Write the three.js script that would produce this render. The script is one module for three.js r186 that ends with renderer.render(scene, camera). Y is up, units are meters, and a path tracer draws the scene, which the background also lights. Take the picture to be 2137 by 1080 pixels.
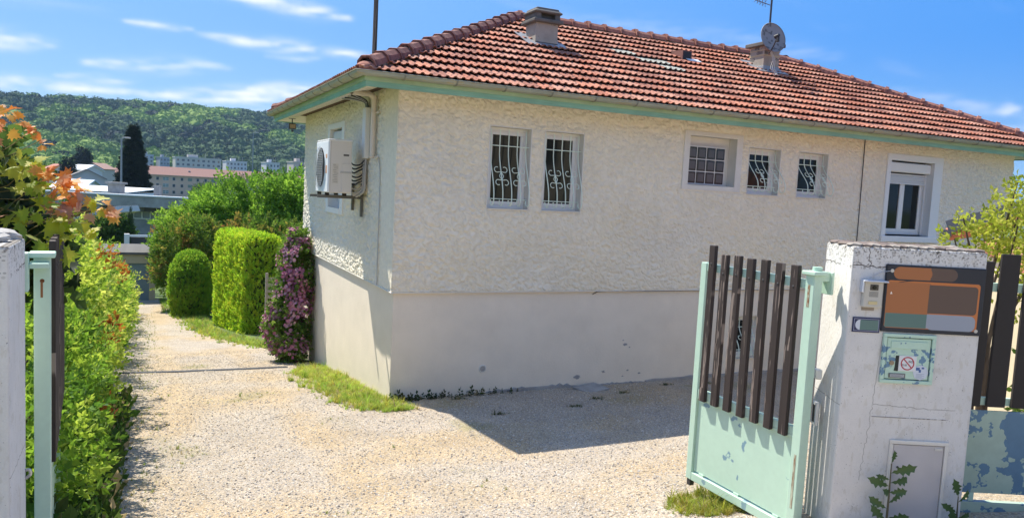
import * as THREE from 'three';
import { mergeGeometries, mergeVertices } from 'three/addons/utils/BufferGeometryUtils.js';
import { RoundedBoxGeometry } from 'three/addons/geometries/RoundedBoxGeometry.js';
import { ImprovedNoise } from 'three/addons/math/ImprovedNoise.js';

// ------------------------------------------------------------------ camera, sky, sun, exposure
const scene = new THREE.Scene();
const D2R = Math.PI / 180;
const camera = new THREE.PerspectiveCamera(37.275, 1024 / 517, 0.1, 9000);
camera.position.set(-3.0912, 3.0626, 10.3465);
camera.rotation.set(-5.083 * D2R, -25.526 * D2R, 3.014 * D2R, 'YXZ');
camera.updateMatrixWorld();

const renderer = new THREE.WebGLRenderer({ antialias: true });
renderer.toneMapping = THREE.LinearToneMapping;
renderer.toneMappingExposure = 1.66;
renderer.shadowMap.enabled = true;
renderer.setSize(1024, 517);

const SUN = new THREE.Vector3(-0.24, 0.817, -0.522).normalize();
const sun = new THREE.DirectionalLight(new THREE.Color().setRGB(1.0, 0.93, 0.805), 5.0);
sun.position.copy(SUN).multiplyScalar(80);
sun.target.position.set(0, 0, 0);
sun.castShadow = true;
sun.shadow.mapSize.set(4096, 4096);
Object.assign(sun.shadow.camera, { left: -30, right: 30, top: 30, bottom: -30, near: 1, far: 200 });
sun.shadow.bias = -0.0005;
scene.add(sun, sun.target);

// ------------------------------------------------------------------ noise and random helpers
function mulberry(a) { return () => { a |= 0; a = a + 0x6D2B79F5 | 0; let t = Math.imul(a ^ a >>> 15, 1 | a); t = t + Math.imul(t ^ t >>> 7, 61 | t) ^ t; return ((t ^ t >>> 14) >>> 0) / 4294967296; }; }
const rnd0 = mulberry(7);
const perlin = (() => { const save = Math.random; Math.random = rnd0; const p = new ImprovedNoise(); Math.random = save; return p; })();
const N = (x, y, z = 0) => perlin.noise(x, y, z);
function fbm(x, y, z = 0, o = 4) { let a = 0.5, s = 0; for (let i = 0; i < o; i++) { s += a * N(x, y, z); x *= 2.03; y *= 2.03; z *= 2.03; a *= 0.5; } return s; }
const clamp = (x, a = 0, b = 1) => Math.max(a, Math.min(b, x));
const sstep = (a, b, x) => { const t = clamp((x - a) / (b - a)); return t * t * (3 - 2 * t); };
const mix = (a, b, t) => a + (b - a) * t;
const mix3 = (a, b, t) => [mix(a[0], b[0], t), mix(a[1], b[1], t), mix(a[2], b[2], t)];
const V3 = (x, y, z) => new THREE.Vector3(x, y, z);
const RGB = (r, g, b) => new THREE.Color().setRGB(r, g, b);
// periodic value noise, period p cells
function hash2(i, j, s) { let h = Math.imul(i, 374761393) ^ Math.imul(j, 668265263) ^ Math.imul(s, 1274126177); h = Math.imul(h ^ h >>> 13, 1274126177); return ((h ^ h >>> 16) >>> 0) / 4294967296; }
function pnoise(x, y, p, s = 0) { const i = Math.floor(x), j = Math.floor(y); let u = x - i, v = y - j; u = u * u * (3 - 2 * u); v = v * v * (3 - 2 * v); const m = (k) => ((k % p) + p) % p; const a = hash2(m(i), m(j), s), b = hash2(m(i + 1), m(j), s), c = hash2(m(i), m(j + 1), s), d = hash2(m(i + 1), m(j + 1), s); return mix(mix(a, b, u), mix(c, d, u), v); }
function pfbm(u, v, f, o, s = 0) { let a = 0.5, t = 0, n = 0; for (let i = 0; i < o; i++) { t += a * pnoise(u * f, v * f, f, s + i); n += a; f *= 2; a *= 0.5; } return t / n; }

// ------------------------------------------------------------------ sky
{
  const w = 2048, h = 1024, data = new Float32Array(w * h * 4);
  // cirrus streaks: [azimuth0, elev0, azimuth1, elev1, half width, strength] in degrees, azimuth clockwise from -z
  const ST = [[5.0, 12.1, 12.8, 11.5, .42, .8], [-12, 7.3, -5.8, 7.6, .52, .95], [-1.5, 9.45, 2.5, 9.65, .2, .7], [3.0, 9.35, 14.8, 8.95, .34, .75],
    [-3.6, 6.75, 4.7, 7.25, .42, .55], [-14, 4.8, -0.3, 5.15, .34, .95], [-0.5, 5.1, 11, 5.95, .42, .95], [7.4, 8.42, 11.2, 8.56, .2, .35], [-5.3, 5.7, -.5, 5.85, .22, .5],
    [6.4, 6.1, 14.0, 6.3, .42, .75], [-9, 3.9, 14, 4.6, .5, .4], [56.9, 6.5, 58.0, 6.62, .35, .6], [51, 7.9, 59, 6.0, .35, .3], [30, 12.5, 47, 10.2, .8, .16], [46, 5.2, 62, 5.0, .7, .35], [20, 15, 40, 16, .8, .2]];
  for (let j = 0; j < h; j++) {
    const el = ((j + .5) / h - .5) * 180;
    for (let i = 0; i < w; i++) {
      const phi = ((i + .5) / w - .5) * 2 * Math.PI, ce = Math.cos(el * D2R);
      const x = Math.cos(phi) * ce, z = Math.sin(phi) * ce, y = Math.sin(el * D2R);
      let az = Math.atan2(x, -z) / D2R;
      const e = Math.max(el, 0);
      // clear air: pale at the horizon, deep blue overhead, paler round the sun's side of the sky
      let c = mix3(mix3([.20, .37, .56], [.042, .205, .575], sstep(-2, 12, e)), [.04, .16, .45], sstep(12, 70, e));
      const cs = x * SUN.x + y * SUN.y + z * SUN.z;
      const glow = Math.pow(clamp(cs), 3) * .12 + Math.pow(clamp(cs), 24) * .5;
      const W = .3 + .7 * (.5 + .5 * Math.cos(clamp((az + 14) / 80, -1.25, 1.25) * Math.PI * .8)) * (Math.abs(az + 14) < 129 ? 1 : 0), fade = sstep(60, 8, e);
      c = [c[0] + glow + .09 * (W - .3) * 1.4 * fade, c[1] + glow * .95 + .11 * (W - .3) * 1.4 * fade, c[2] + glow * .8 + .06 * (W - .3) * 1.4 * fade];
      // streaks of cirrus
      let cl = 0;
      if (az > -30 && az < 75 && el > 1 && el < 22) {
        const wob = fbm(az * .16, el * .5, 3) * .7;
        for (const [a0, e0, a1, e1, hw, s] of ST) {
          const dx = a1 - a0, dy = e1 - e0, L2 = dx * dx + dy * dy, px = az - a0, py = el + wob * .5 - e0;
          const k = clamp((px * dx + py * dy) / L2), qx = px - k * dx, qy = py - k * dy;
          const taper = Math.sin(Math.PI * clamp(.04 + .92 * k)) * .75 + .25;
          const d = Math.hypot(qx * .45, qy) / (hw * taper);
          if (d < 3) { const f = .55 + 1.7 * fbm(az * .42 + 9, el * 3.6 - az * .2, s * 7, 6); cl = Math.max(cl, s * Math.exp(-d * d * .8) * clamp(f, .08, 1.1)); }
        }
      }
      // thin high veil all round; extra white cloud added overhead, unseen, to lift shade
      if (el > 0) { const s2 = 1 / (y + .12); const f = fbm(x * s2 * .9 + 4, z * s2 * 2.6, 1.7, 5); cl = Math.max(cl, sstep(.2, .7, f) * .2 * sstep(0, 4, el), sstep(-.2, .45, f) * .75 * sstep(17, 32, el)); }
      c = mix3(c, [.74, .74, .74], clamp(cl));
      if (el < 0) c = mix3(c, [.30, .30, .24], sstep(0, -6, el));
      const o = (j * w + i) * 4; data[o] = c[0]; data[o + 1] = c[1]; data[o + 2] = c[2]; data[o + 3] = 1;
    }
  }
  const sky = new THREE.DataTexture(data, w, h, THREE.RGBAFormat, THREE.FloatType);
  sky.mapping = THREE.EquirectangularReflectionMapping; sky.magFilter = sky.minFilter = THREE.LinearFilter; sky.needsUpdate = true;
  scene.background = sky; scene.environment = sky;
}
scene.fog = new THREE.FogExp2(RGB(.42, .60, .88), 0.00012);

// ------------------------------------------------------------------ object helpers
const taken = {};
function numbered(n) { if (!(n in taken)) { taken[n] = 0; return n; } taken[n]++; return n + '_' + String(taken[n]).padStart(3, '0'); }
function M(name, g, mat, parent, x = 0, y = 0, z = 0) { const m = new THREE.Mesh(g, mat); m.name = name; m.position.set(x, y, z); m.castShadow = m.receiveShadow = true; if (parent) parent.add(m); return m; }
function tag(o, label, category, group, kind) { o.userData.label = label; o.userData.category = category; if (group) o.userData.group = group; if (kind) o.userData.kind = kind; return o; }
function thing(name, label, category, pos = [0, 0, 0], ry = 0, group) { const g = new THREE.Group(); g.name = numbered(name); g.position.set(...pos); g.rotation.y = ry; scene.add(g); return tag(g, label, category, group); }
function solo(name, geo, mat, label, category, group, pos = [0, 0, 0]) { const m = M(numbered(name), geo, mat, scene, ...pos); return tag(m, label, category, group); }
function struct(name, geo, mat) { const m = M(name, geo, mat, scene); m.userData.kind = 'structure'; return m; }
const box = (w, h, d, x = 0, y = 0, z = 0) => new THREE.BoxGeometry(w, h, d).translate(x, y, z);
const span = (x0, x1, y0, y1, z0, z1) => box(x1 - x0, y1 - y0, z1 - z0, (x0 + x1) / 2, (y0 + y1) / 2, (z0 + z1) / 2);
function rbox(w, h, d, r, x = 0, y = 0, z = 0, s = 2) { return new RoundedBoxGeometry(w, h, d, s, Math.min(r, w / 2.01, h / 2.01, d / 2.01)).translate(x, y, z); }
const rspan = (x0, x1, y0, y1, z0, z1, r = .006, s = 1) => rbox(x1 - x0, y1 - y0, z1 - z0, r, (x0 + x1) / 2, (y0 + y1) / 2, (z0 + z1) / 2, s);
const cyl = (r0, r1, h, x = 0, y = 0, z = 0, n = 12) => new THREE.CylinderGeometry(r1, r0, h, n).translate(x, y, z);
const nonIdx = (g) => { const q = g.index ? g.toNonIndexed() : g; for (const k of Object.keys(q.attributes)) if (!['position', 'normal', 'uv'].includes(k)) q.deleteAttribute(k); return q; };
const join = (...gs) => mergeGeometries(gs.flat().map(nonIdx));
function tube(pts, r, seg = 0, rad = 6, closed = false) { const c = new THREE.CatmullRomCurve3(pts.map((p) => p.isVector3 ? p : V3(...p)), closed); return new THREE.TubeGeometry(c, seg || pts.length * 4, r, rad, closed); }
// a tapered limb through points, radius per point
function limb(pts, rads, rad = 7) {
  const c = new THREE.CatmullRomCurve3(pts.map((p) => V3(...p))), n = pts.length * 4, g = new THREE.TubeGeometry(c, n, 1, rad, false), p = g.attributes.position, ctr = V3(), v = V3();
  for (let i = 0; i <= n; i++) { const t = i / n, k = t * (rads.length - 1), k0 = Math.min(Math.floor(k), rads.length - 2), r = mix(rads[k0], rads[k0 + 1], k - k0); c.getPointAt(t, ctr); for (let j = 0; j <= rad; j++) { const q = i * (rad + 1) + j; v.fromBufferAttribute(p, q).sub(ctr).multiplyScalar(r).add(ctr); p.setXYZ(q, v.x, v.y, v.z); } }
  g.computeVertexNormals(); return g;
}
function uvBox(g, s = 1) { // box projected uv in metres
  if (g.index) g = g.toNonIndexed(); const p = g.attributes.position, n = p.count, uv = new Float32Array(n * 2); const a = V3(), b = V3(), c = V3();
  for (let i = 0; i < n; i += 3) { a.fromBufferAttribute(p, i); b.fromBufferAttribute(p, i + 1); c.fromBufferAttribute(p, i + 2); const e = b.clone().sub(a).cross(c.clone().sub(a)); const ax = Math.abs(e.x), ay = Math.abs(e.y), az = Math.abs(e.z); [a, b, c].forEach((q, k) => { let u, v; if (ay >= ax && ay >= az) { u = q.x; v = q.z; } else if (ax >= az) { u = q.z; v = q.y; } else { u = q.x; v = q.y; } uv[(i + k) * 2] = u * s; uv[(i + k) * 2 + 1] = v * s; }); }
  g.setAttribute('uv', new THREE.BufferAttribute(uv, 2)); return g;
}
function paint(g, fn) { const p = g.attributes.position, c = new Float32Array(p.count * 3); for (let i = 0; i < p.count; i++) { const k = fn(p.getX(i), p.getY(i), p.getZ(i), i); c[i * 3] = k[0]; c[i * 3 + 1] = k[1]; c[i * 3 + 2] = k[2]; } g.setAttribute('color', new THREE.BufferAttribute(c, 3)); return g; }
const toS = (x) => { x = clamp(x); return x <= .0031308 ? 12.92 * x : 1.055 * Math.pow(x, 1 / 2.4) - .055; };
// colour texture from linear colours; fn(u, v) -> [r, g, b]
function tex(n, fn, rep = 1, m = n) { const d = new Uint8Array(n * m * 4); for (let j = 0; j < m; j++) for (let i = 0; i < n; i++) { const c = fn((i + .5) / n, (j + .5) / m), o = (j * n + i) * 4; d[o] = toS(c[0]) * 255; d[o + 1] = toS(c[1]) * 255; d[o + 2] = toS(c[2]) * 255; d[o + 3] = 255; } const t = new THREE.DataTexture(d, n, m); t.colorSpace = THREE.SRGBColorSpace; t.wrapS = t.wrapT = THREE.RepeatWrapping; t.magFilter = THREE.LinearFilter; t.minFilter = THREE.LinearMipmapLinearFilter; t.generateMipmaps = true; t.repeat.set(rep, rep); t.needsUpdate = true; return t; }
function gtex(n, fn, rep = 1) { const d = new Uint8Array(n * n * 4); for (let j = 0; j < n; j++) for (let i = 0; i < n; i++) { const c = clamp(fn((i + .5) / n, (j + .5) / n)) * 255, o = (j * n + i) * 4; d[o] = d[o + 1] = d[o + 2] = c; d[o + 3] = 255; } const t = new THREE.DataTexture(d, n, n); t.wrapS = t.wrapT = THREE.RepeatWrapping; t.magFilter = THREE.LinearFilter; t.minFilter = THREE.LinearMipmapLinearFilter; t.generateMipmaps = true; t.repeat.set(rep, rep); t.needsUpdate = true; return t; }
function canvasTex(w, h, draw) { const c = document.createElement('canvas'); c.width = w; c.height = h; const x = c.getContext('2d'); draw(x, w, h); const t = new THREE.CanvasTexture(c); t.colorSpace = THREE.SRGBColorSpace; return t; }
const std = (o) => new THREE.MeshStandardMaterial({ roughness: .8, ...o });
const plain = (r, g, b, rough = .8, extra = {}) => std({ color: RGB(r, g, b), roughness: rough, ...extra });
// ------------------------------------------------------------------ terrain
const PZ = [[40, 1.75], [14, 1.62], [10.35, 1.5], [8.5, 1.3], [7.2, 1.08], [6, .78], [4.6, .5], [3.3, .28], [1.5, .1], [0, 0], [-2, -.226], [-5.7, -.74], [-10, -1.2], [-13, -1.5], [-20, -2.05], [-26, -2.45], [-40, -4.2], [-60, -5.5], [-100, -7.5], [-200, -9], [-350, -9.6], [-600, -10], [-9000, -10]];
function prof(z) { if (z >= 40) return 1.75; for (let i = 1; i < PZ.length; i++) if (z >= PZ[i][0]) { const [a, ya] = PZ[i - 1], [b, yb] = PZ[i]; return mix(ya, yb, (a - z) / (a - b)); } return -10; }
const CAMX = -3.09, CAMZ = 10.35;
function gy(x, z) {
  let y = (prof(z - .5) + prof(z) * 2 + prof(z + .5)) / 4;
  const r = Math.hypot(x - CAMX, z - CAMZ), az = Math.atan2(x - CAMX, -(z - CAMZ)) / D2R;
  y += .06 * sstep(.2, 1.2, x) * sstep(3.5, 6, z) * sstep(16, 8, z);
  if (r < 60) y += .025 * fbm(x * .5, z * .5, 2, 3);
  if (r > 520) { const a = sstep(620, 1330, r) * sstep(62, 38, Math.abs(az - 2)); const rid = 86 + 7 * N(az * .09, 1.3) + 3 * N(az * .33, 4.1) + .5 - az * .05; y += a * (rid + 10) + a * (1 - a) * 60 * fbm(x * .0035, z * .0035, 5, 3); if (r > 1450) y -= (r - 1450) * .02 * a; }
  return y;
}
const inDrive = (x, z) => (z > -.3 && z < 13 && x > -3.9 && x < 14) || (z <= -.3 && z > -26 && x > -3.7 && x < driveR(z));
function driveR(z) { if (z > -.1) return 14; if (z > -6.5) return mix(.3, .25, -z / 6.5) - sstep(-3, -6.5, z) * .5; return mix(-.3, -1.9, sstep(-6.5, -15, z)); }
const grassTex = tex(512, (u, v) => { const n = pfbm(u, v, 8, 6, 3), f = pnoise(u * 128, v * 128, 128, 9); return mix3([.035, .075, .012], [.13, .17, .045], clamp(n * .9 + (f - .5) * .6)); });
{
  const nr = 150, na = 220, pos = [], uv = [], idx = [];
  for (let i = 0; i <= nr; i++) { const r = i === 0 ? 0 : .6 * Math.pow(1.0645, i) - .4 + i * .02; for (let j = 0; j <= na; j++) { const a = j / na * 2 * Math.PI, x = CAMX + Math.sin(a) * r, z = CAMZ - Math.cos(a) * r; pos.push(x, gy(x, z) - (inDrive(x, z) ? .06 : .0), z); uv.push(x / 3, z / 3); } }
  for (let i = 0; i < nr; i++) for (let j = 0; j < na; j++) { const a = i * (na + 1) + j, b = a + na + 1; idx.push(a, a + 1, b, a + 1, b + 1, b); }
  const g = new THREE.BufferGeometry(); g.setAttribute('position', new THREE.Float32BufferAttribute(pos, 3)); g.setAttribute('uv', new THREE.Float32BufferAttribute(uv, 2)); g.setIndex(idx); g.computeVertexNormals();
  struct('ground', g, std({ map: grassTex, roughness: 1 }));
}
// gravel: pebbles of several colours, cells about 12 mm
const PEB = [[.52, .45, .35], [.46, .365, .25], [.37, .345, .32], [.60, .55, .47], [.49, .43, .365], [.28, .25, .22], [.54, .445, .33]];
const cellMap = (() => { const n = 1024, c = 96, id = new Float32Array(n * n), dd = new Float32Array(n * n); for (let j = 0; j < n; j++) for (let i = 0; i < n; i++) { const x = (i + .5) / n * c, y = (j + .5) / n * c, ci = Math.floor(x), cj = Math.floor(y); let b = 9, b2 = 9, bi = 0; for (let q = -1; q <= 1; q++) for (let p = -1; p <= 1; p++) { const mi = (ci + p + c) % c, mj = (cj + q + c) % c, hx = ci + p + hash2(mi, mj, 1), hy = cj + q + hash2(mi, mj, 2), d = Math.hypot(x - hx, (y - hy)); if (d < b) { b2 = b; b = d; bi = hash2(mi, mj, 3); } else if (d < b2) b2 = d; } id[j * n + i] = bi; dd[j * n + i] = b2 - b; } return { n, id, dd }; })();
const gravelTex = tex(1024, (u, v) => { const k = Math.floor(v * 1024) * 1024 + Math.floor(u * 1024), id = cellMap.id[k], e = cellMap.dd[k]; const c = PEB[Math.floor(id * 6.999)], s = .82 + .4 * ((id * 57) % 1); const grit = mix3([.40, .33, .245], [.31, .255, .19], pnoise(u * 256, v * 256, 256, 4)); return mix3(grit, c.map((q) => q * s), sstep(.03, .16, e)); });
const gravelBump = gtex(1024, (u, v) => { const k = Math.floor(v * 1024) * 1024 + Math.floor(u * 1024); return Math.pow(clamp(cellMap.dd[k] * 1.5), .6) * (.45 + .55 * ((cellMap.id[k] * 91) % 1)); });
const gravelMat = std({ map: gravelTex, bumpMap: gravelBump, bumpScale: .008, roughness: .95, vertexColors: true });
{
  const parts = [];
  const sheet = (z0, z1, dz, xl, xr, dx) => {
    const nz = Math.ceil((z1 - z0) / dz), nx = Math.ceil((xr((z0 + z1) / 2) - xl((z0 + z1) / 2)) / dx), pos = [], uv = [], idx = [];
    for (let j = 0; j <= nz; j++) { const z = mix(z0, z1, j / nz); for (let i = 0; i <= nx; i++) { const x = mix(xl(z), xr(z), i / nx); pos.push(x, gy(x, z) + .012 + .012 * fbm(x * 2.2, z * 2.2, 8, 3), z); uv.push((x + .2 * z) / 1.25, (z - .15 * x) / 1.25); } }
    for (let j = 0; j < nz; j++) for (let i = 0; i < nx; i++) { const a = j * (nx + 1) + i, b = a + nx + 1; idx.push(a, b, a + 1, a + 1, b, b + 1); }
    const g = new THREE.BufferGeometry(); g.setAttribute('position', new THREE.Float32BufferAttribute(pos, 3)); g.setAttribute('uv', new THREE.Float32BufferAttribute(uv, 2)); g.setIndex(idx); g.computeVertexNormals();
    // sandy, grey and weedy patches of the gravel itself
    paint(g, (x, y, z) => { const trk = z < 5 && x < .2 ? Math.max(sstep(.32, .08, Math.abs(x + 2.75 + .1 * N(z * .4, 3))), sstep(.32, .08, Math.abs(x + 1.35 + .1 * N(z * .4, 3) + .02 * Math.min(z, 0)))) : 0, s = fbm(x * .55 + 3, z * .55, 1, 4) + .22 * trk, p = fbm(x * 1.7, z * 1.4 + 9, 6, 4), w = fbm(x * .9 + 20, z * .6, 4, 5); let c = mix3([.98, .98, .99], [1.04, .94, .76], sstep(-.12, .3, s)); c = c.map((q) => .95 * q * (1 + .3 * p)); c = mix3(c, [.62, .64, .36], .75 * sstep(.17, .40, w) * (z < 2 ? 1 : .3) * (1 - .7 * trk)); return c; });
    parts.push(g);
  };
  sheet(-.3, 13, .12, () => -4.2, () => 14, .16);
  sheet(-27, -.3, .16, (z) => -4.0, (z) => driveR(z) + .12 * fbm(z * 1.3, 2, 1, 3), .12);
  struct('driveway', mergeGeometries(parts), gravelMat);
}
{ // loose stones lying on the near part of the drive
  const g = new THREE.IcosahedronGeometry(1, 1), p = g.attributes.position; for (let i = 0; i < p.count; i++) { const x = p.getX(i), y = p.getY(i), z = p.getZ(i), k = 1 + .22 * N(x * 1.3 + 5, y * 1.3, z * 1.3); p.setXYZ(i, x * k, y * k * .62, z * k); } g.computeVertexNormals();
  const R = mulberry(21), n = 70000, im = new THREE.InstancedMesh(g, plain(1, 1, 1, .95), n), m = new THREE.Matrix4(), q = new THREE.Quaternion(), c = new THREE.Color();
  for (let i = 0; i < n; i++) { let x, z; do { z = 6.6 - 15 * Math.pow(R(), 1.5); x = -3.7 + R() * 8; } while ((z < -.1 && x > -.05) || (z < -6 && x > driveR(z))); const s = .003 + .0075 * Math.pow(R(), 2.2); q.setFromEuler(new THREE.Euler(R() * .8, R() * 6.3, R() * .8)); m.compose(V3(x, gy(x, z) + .012 + .012 * fbm(x * 2.2, z * 2.2, 8, 3) + s * .2, z), q, V3(s * (1 + R() * .5), s, s)); im.setMatrixAt(i, m); const k = PEB[Math.floor(R() * 7)], f = .75 + R() * .45; im.setColorAt(i, c.setRGB(k[0] * f, k[1] * f, k[2] * f)); }
  im.name = 'loose_gravel'; im.castShadow = im.receiveShadow = true; scene.add(im); tag(im, 'loose pale stones scattered over the gravel drive', 'gravel', null, 'stuff');
}
// ------------------------------------------------------------------ shared materials
const plasterMat = std({ roughness: .95, vertexColors: true });
const renderTex = tex(512, (u, v) => { const n = pfbm(u, v, 6, 6, 5), f = pnoise(u * 256, v * 256, 256, 2), s = pfbm(u, v * .25, 16, 3, 8); const k = .98 + .14 * (n - .5) + .06 * (f - .5); return [.79 * k, .705 * k, .575 * k]; });
const renderBump = gtex(512, (u, v) => pfbm(u, v, 128, 3, 4));
const renderMat = std({ map: renderTex, bumpMap: renderBump, bumpScale: .002, roughness: .95 });
const whiteMat = plain(.78, .77, .73, .55);
const trimMat = std({ map: tex(256, (u, v) => { const k = .95 + .12 * (pfbm(u, v, 8, 5, 7) - .5); return [.75 * k, .72 * k, .65 * k]; }), roughness: .9 });
const glassMat = new THREE.MeshPhysicalMaterial({ color: RGB(.012, .015, .014), roughness: .06, specularIntensity: .55 });
const grilleMat = plain(.74, .84, .72, .5);
const greenTex = (chips, seed, blueAmt = .5, rust = .0) => tex(512, (u, v) => { const n = pfbm(u, v, 7, 6, seed), b = pfbm(u, v, 24, 4, seed + 3), k = .96 + .07 * (pfbm(u, v, 40, 3, seed + 5) - .5); let c = [.50 * k, .69 * k, .56 * k]; const m = n + .3 * (b - .5); if (m > chips) c = mix3(c, [.13, .25, .36], clamp((m - chips) * 60) * blueAmt); return c; });
const mintMat = std({ map: greenTex(.755, 4, .85), roughness: .45 });
const mintPlain = std({ map: greenTex(.80, 14, .7), roughness: .45 });
const fasciaMat = std({ map: tex(512, (u, v) => { const g = pnoise(u * 6, v * 160, 160, 5), n = pfbm(u, v, 10, 5, 6), k = .9 + .2 * (g - .5) + .3 * (n - .5); return [.27 * k, .50 * k, .36 * k]; }), roughness: .8 });
const fasciaLight = std({ map: tex(256, (u, v) => { const n = pfbm(u, v, 12, 5, 16), k = .9 + .3 * (n - .5); return [.42 * k, .57 * k, .36 * k]; }), roughness: .8 });
const zincTex = tex(512, (u, v) => { const n = pfbm(u, v, 6, 6, 25), s = pfbm(u, v, 20, 3, 26), k = .85 + .4 * (n - .5); return mix3([.40 * k, .42 * k, .34 * k], [.46 * k, .40 * k, .24 * k], sstep(.5, .75, s)); });
const zincMat = std({ map: zincTex, roughness: .6, metalness: .1 });
const darkMetal = plain(.06, .06, .065, .5, { metalness: .4 });
const concreteTex = tex(512, (u, v) => { const n = pfbm(u, v, 7, 6, 31), f = pnoise(u * 200, v * 200, 200, 4), k = .8 + .5 * (n - .5) + .15 * (f - .5); return [.42 * k, .41 * k, .39 * k]; });
const concreteMat = std({ map: concreteTex, roughness: .95 });
const barkMat = std({ map: tex(256, (u, v) => { const g = pfbm(u, v * .25, 24, 4, 3); return mix3([.05, .036, .025], [.17, .13, .095], g); }), roughness: 1 });
const woodTex = (seed) => tex(256, (u, v) => { const g = pnoise(u * 40, v * 3, 40, seed) * .6 + pnoise(u * 90, v * 5, 90, seed + 1) * .4, w = pnoise(u * 40, v * 8, 40, seed + 5) * .45 + pnoise(u * 90, v * 26, 90, seed + 6) * .35 + pnoise(u * 14, v * 5, 14, seed + 7) * .3; const k = .8 + .5 * (g - .5); let c = [.040 * k, .027 * k, .024 * k]; c = mix3(c, [.27, .215, .185], .8 * sstep(.70, .76, w)); return c; }, 1, 512);
const slatMats = [1, 2, 3, 4].map((s) => { const m = std({ map: woodTex(s * 20), roughness: .75 }); return m; });

// ------------------------------------------------------------------ house
const house = thing('house', 'cream roughcast house with red tiled hip roof and green eaves', 'house');
const UB = 1.55, UT = 4.50, HX = 13.6, HZ = -6.93;   // roughcast storey from UB to UT, plan 0..HX by 0..HZ
const WIN = { w1: [1.404, 2.069, 2.79, 3.983], w2: [2.308, 2.978, 2.79, 3.983], w3: [5.006, 6.001, 3.318, 4.133], w4: [6.301, 7.01, 3.222, 4.02], w5: [7.459, 8.17, 3.222, 4.02], w6: [9.828, 11.07, 2.575, 4.037] };
const TRIM = { w3: [4.89, 6.13, 3.235, 4.205], w6: [9.72, 11.32, 2.485, 4.155] };
const LWIN = [-4.3, -3.32, 2.58, 4.02], LTRIM = [-4.5, -3.12, 2.48, 4.115]; // in z on the left wall
function crepi(u, v) {
  const a = u + .04 * N(u * 8, v * 8, 3), b = v + .04 * N(u * 8, v * 8, 7);
  const n1 = Math.abs(N(a * 11, b * 16, .5)), n2 = Math.abs(N(a * 17 + 7, b * 12, 4.5));
  const crease = Math.max(1 - sstep(.0, .17, n1), .85 * (1 - sstep(0, .14, n2)));
  return .028 * (1 - crease) * (.8 + .4 * N(a * 20, b * 20, 9)) + .0025 * N(u * 45, v * 45, 2);
}
function cuts(a, b, extra, step) { const e = [a, b, ...extra].filter((x) => x >= a && x <= b).sort((p, q) => p - q), r = [a]; for (let i = 1; i < e.length; i++) { const n = Math.ceil((e[i] - e[i - 1]) / step); for (let k = 1; k <= n; k++) if (e[i] - e[i - 1] > 1e-6) r.push(mix(e[i - 1], e[i], k / n)); } return r; }
function roughWall(u0, u1, v0, v1, holes, place, amp, step) {
  const us = cuts(u0, u1, holes.flatMap((h) => [h[0], h[1]]), step), vs = cuts(v0, v1, holes.flatMap((h) => [h[2], h[3]]), step), nu = us.length, pos = new Float32Array(nu * vs.length * 3), idx = [], col = new Float32Array(pos.length);
  vs.forEach((v, j) => us.forEach((u, i) => { const k = amp(u, v), h = k > 0 ? crepi(u, v) * k : 0, p = place(u, v, h), o = (j * nu + i) * 3; pos[o] = p[0]; pos[o + 1] = p[1]; pos[o + 2] = p[2]; const s = .99 + .10 * fbm(u * .9, v * 1.1, 3, 4) + .14 * fbm(u * 14, v * 14, 5, 3) - .04 * sstep(.15, .4, fbm(u * 3.1, v * .5, 12, 4)); const yel = clamp(.5 + 1.3 * fbm(u * .7 + 5, v * 1.2, 8, 4)); col[o] = .81 * s; col[o + 1] = mix(.755, .735, yel) * s; col[o + 2] = mix(.625, .57, yel) * s; }));
  for (let j = 0; j < vs.length - 1; j++) for (let i = 0; i < nu - 1; i++) { const cu = (us[i] + us[i + 1]) / 2, cv = (vs[j] + vs[j + 1]) / 2; if (holes.some((h) => cu > h[0] && cu < h[1] && cv > h[2] && cv < h[3])) continue; const a = j * nu + i, b = a + nu; idx.push(a, a + 1, b, a + 1, b + 1, b); }
  const g = new THREE.BufferGeometry(); g.setAttribute('position', new THREE.BufferAttribute(pos, 3)); g.setAttribute('color', new THREE.BufferAttribute(col, 3)); g.setIndex(idx); g.computeVertexNormals(); return g;
}
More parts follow.
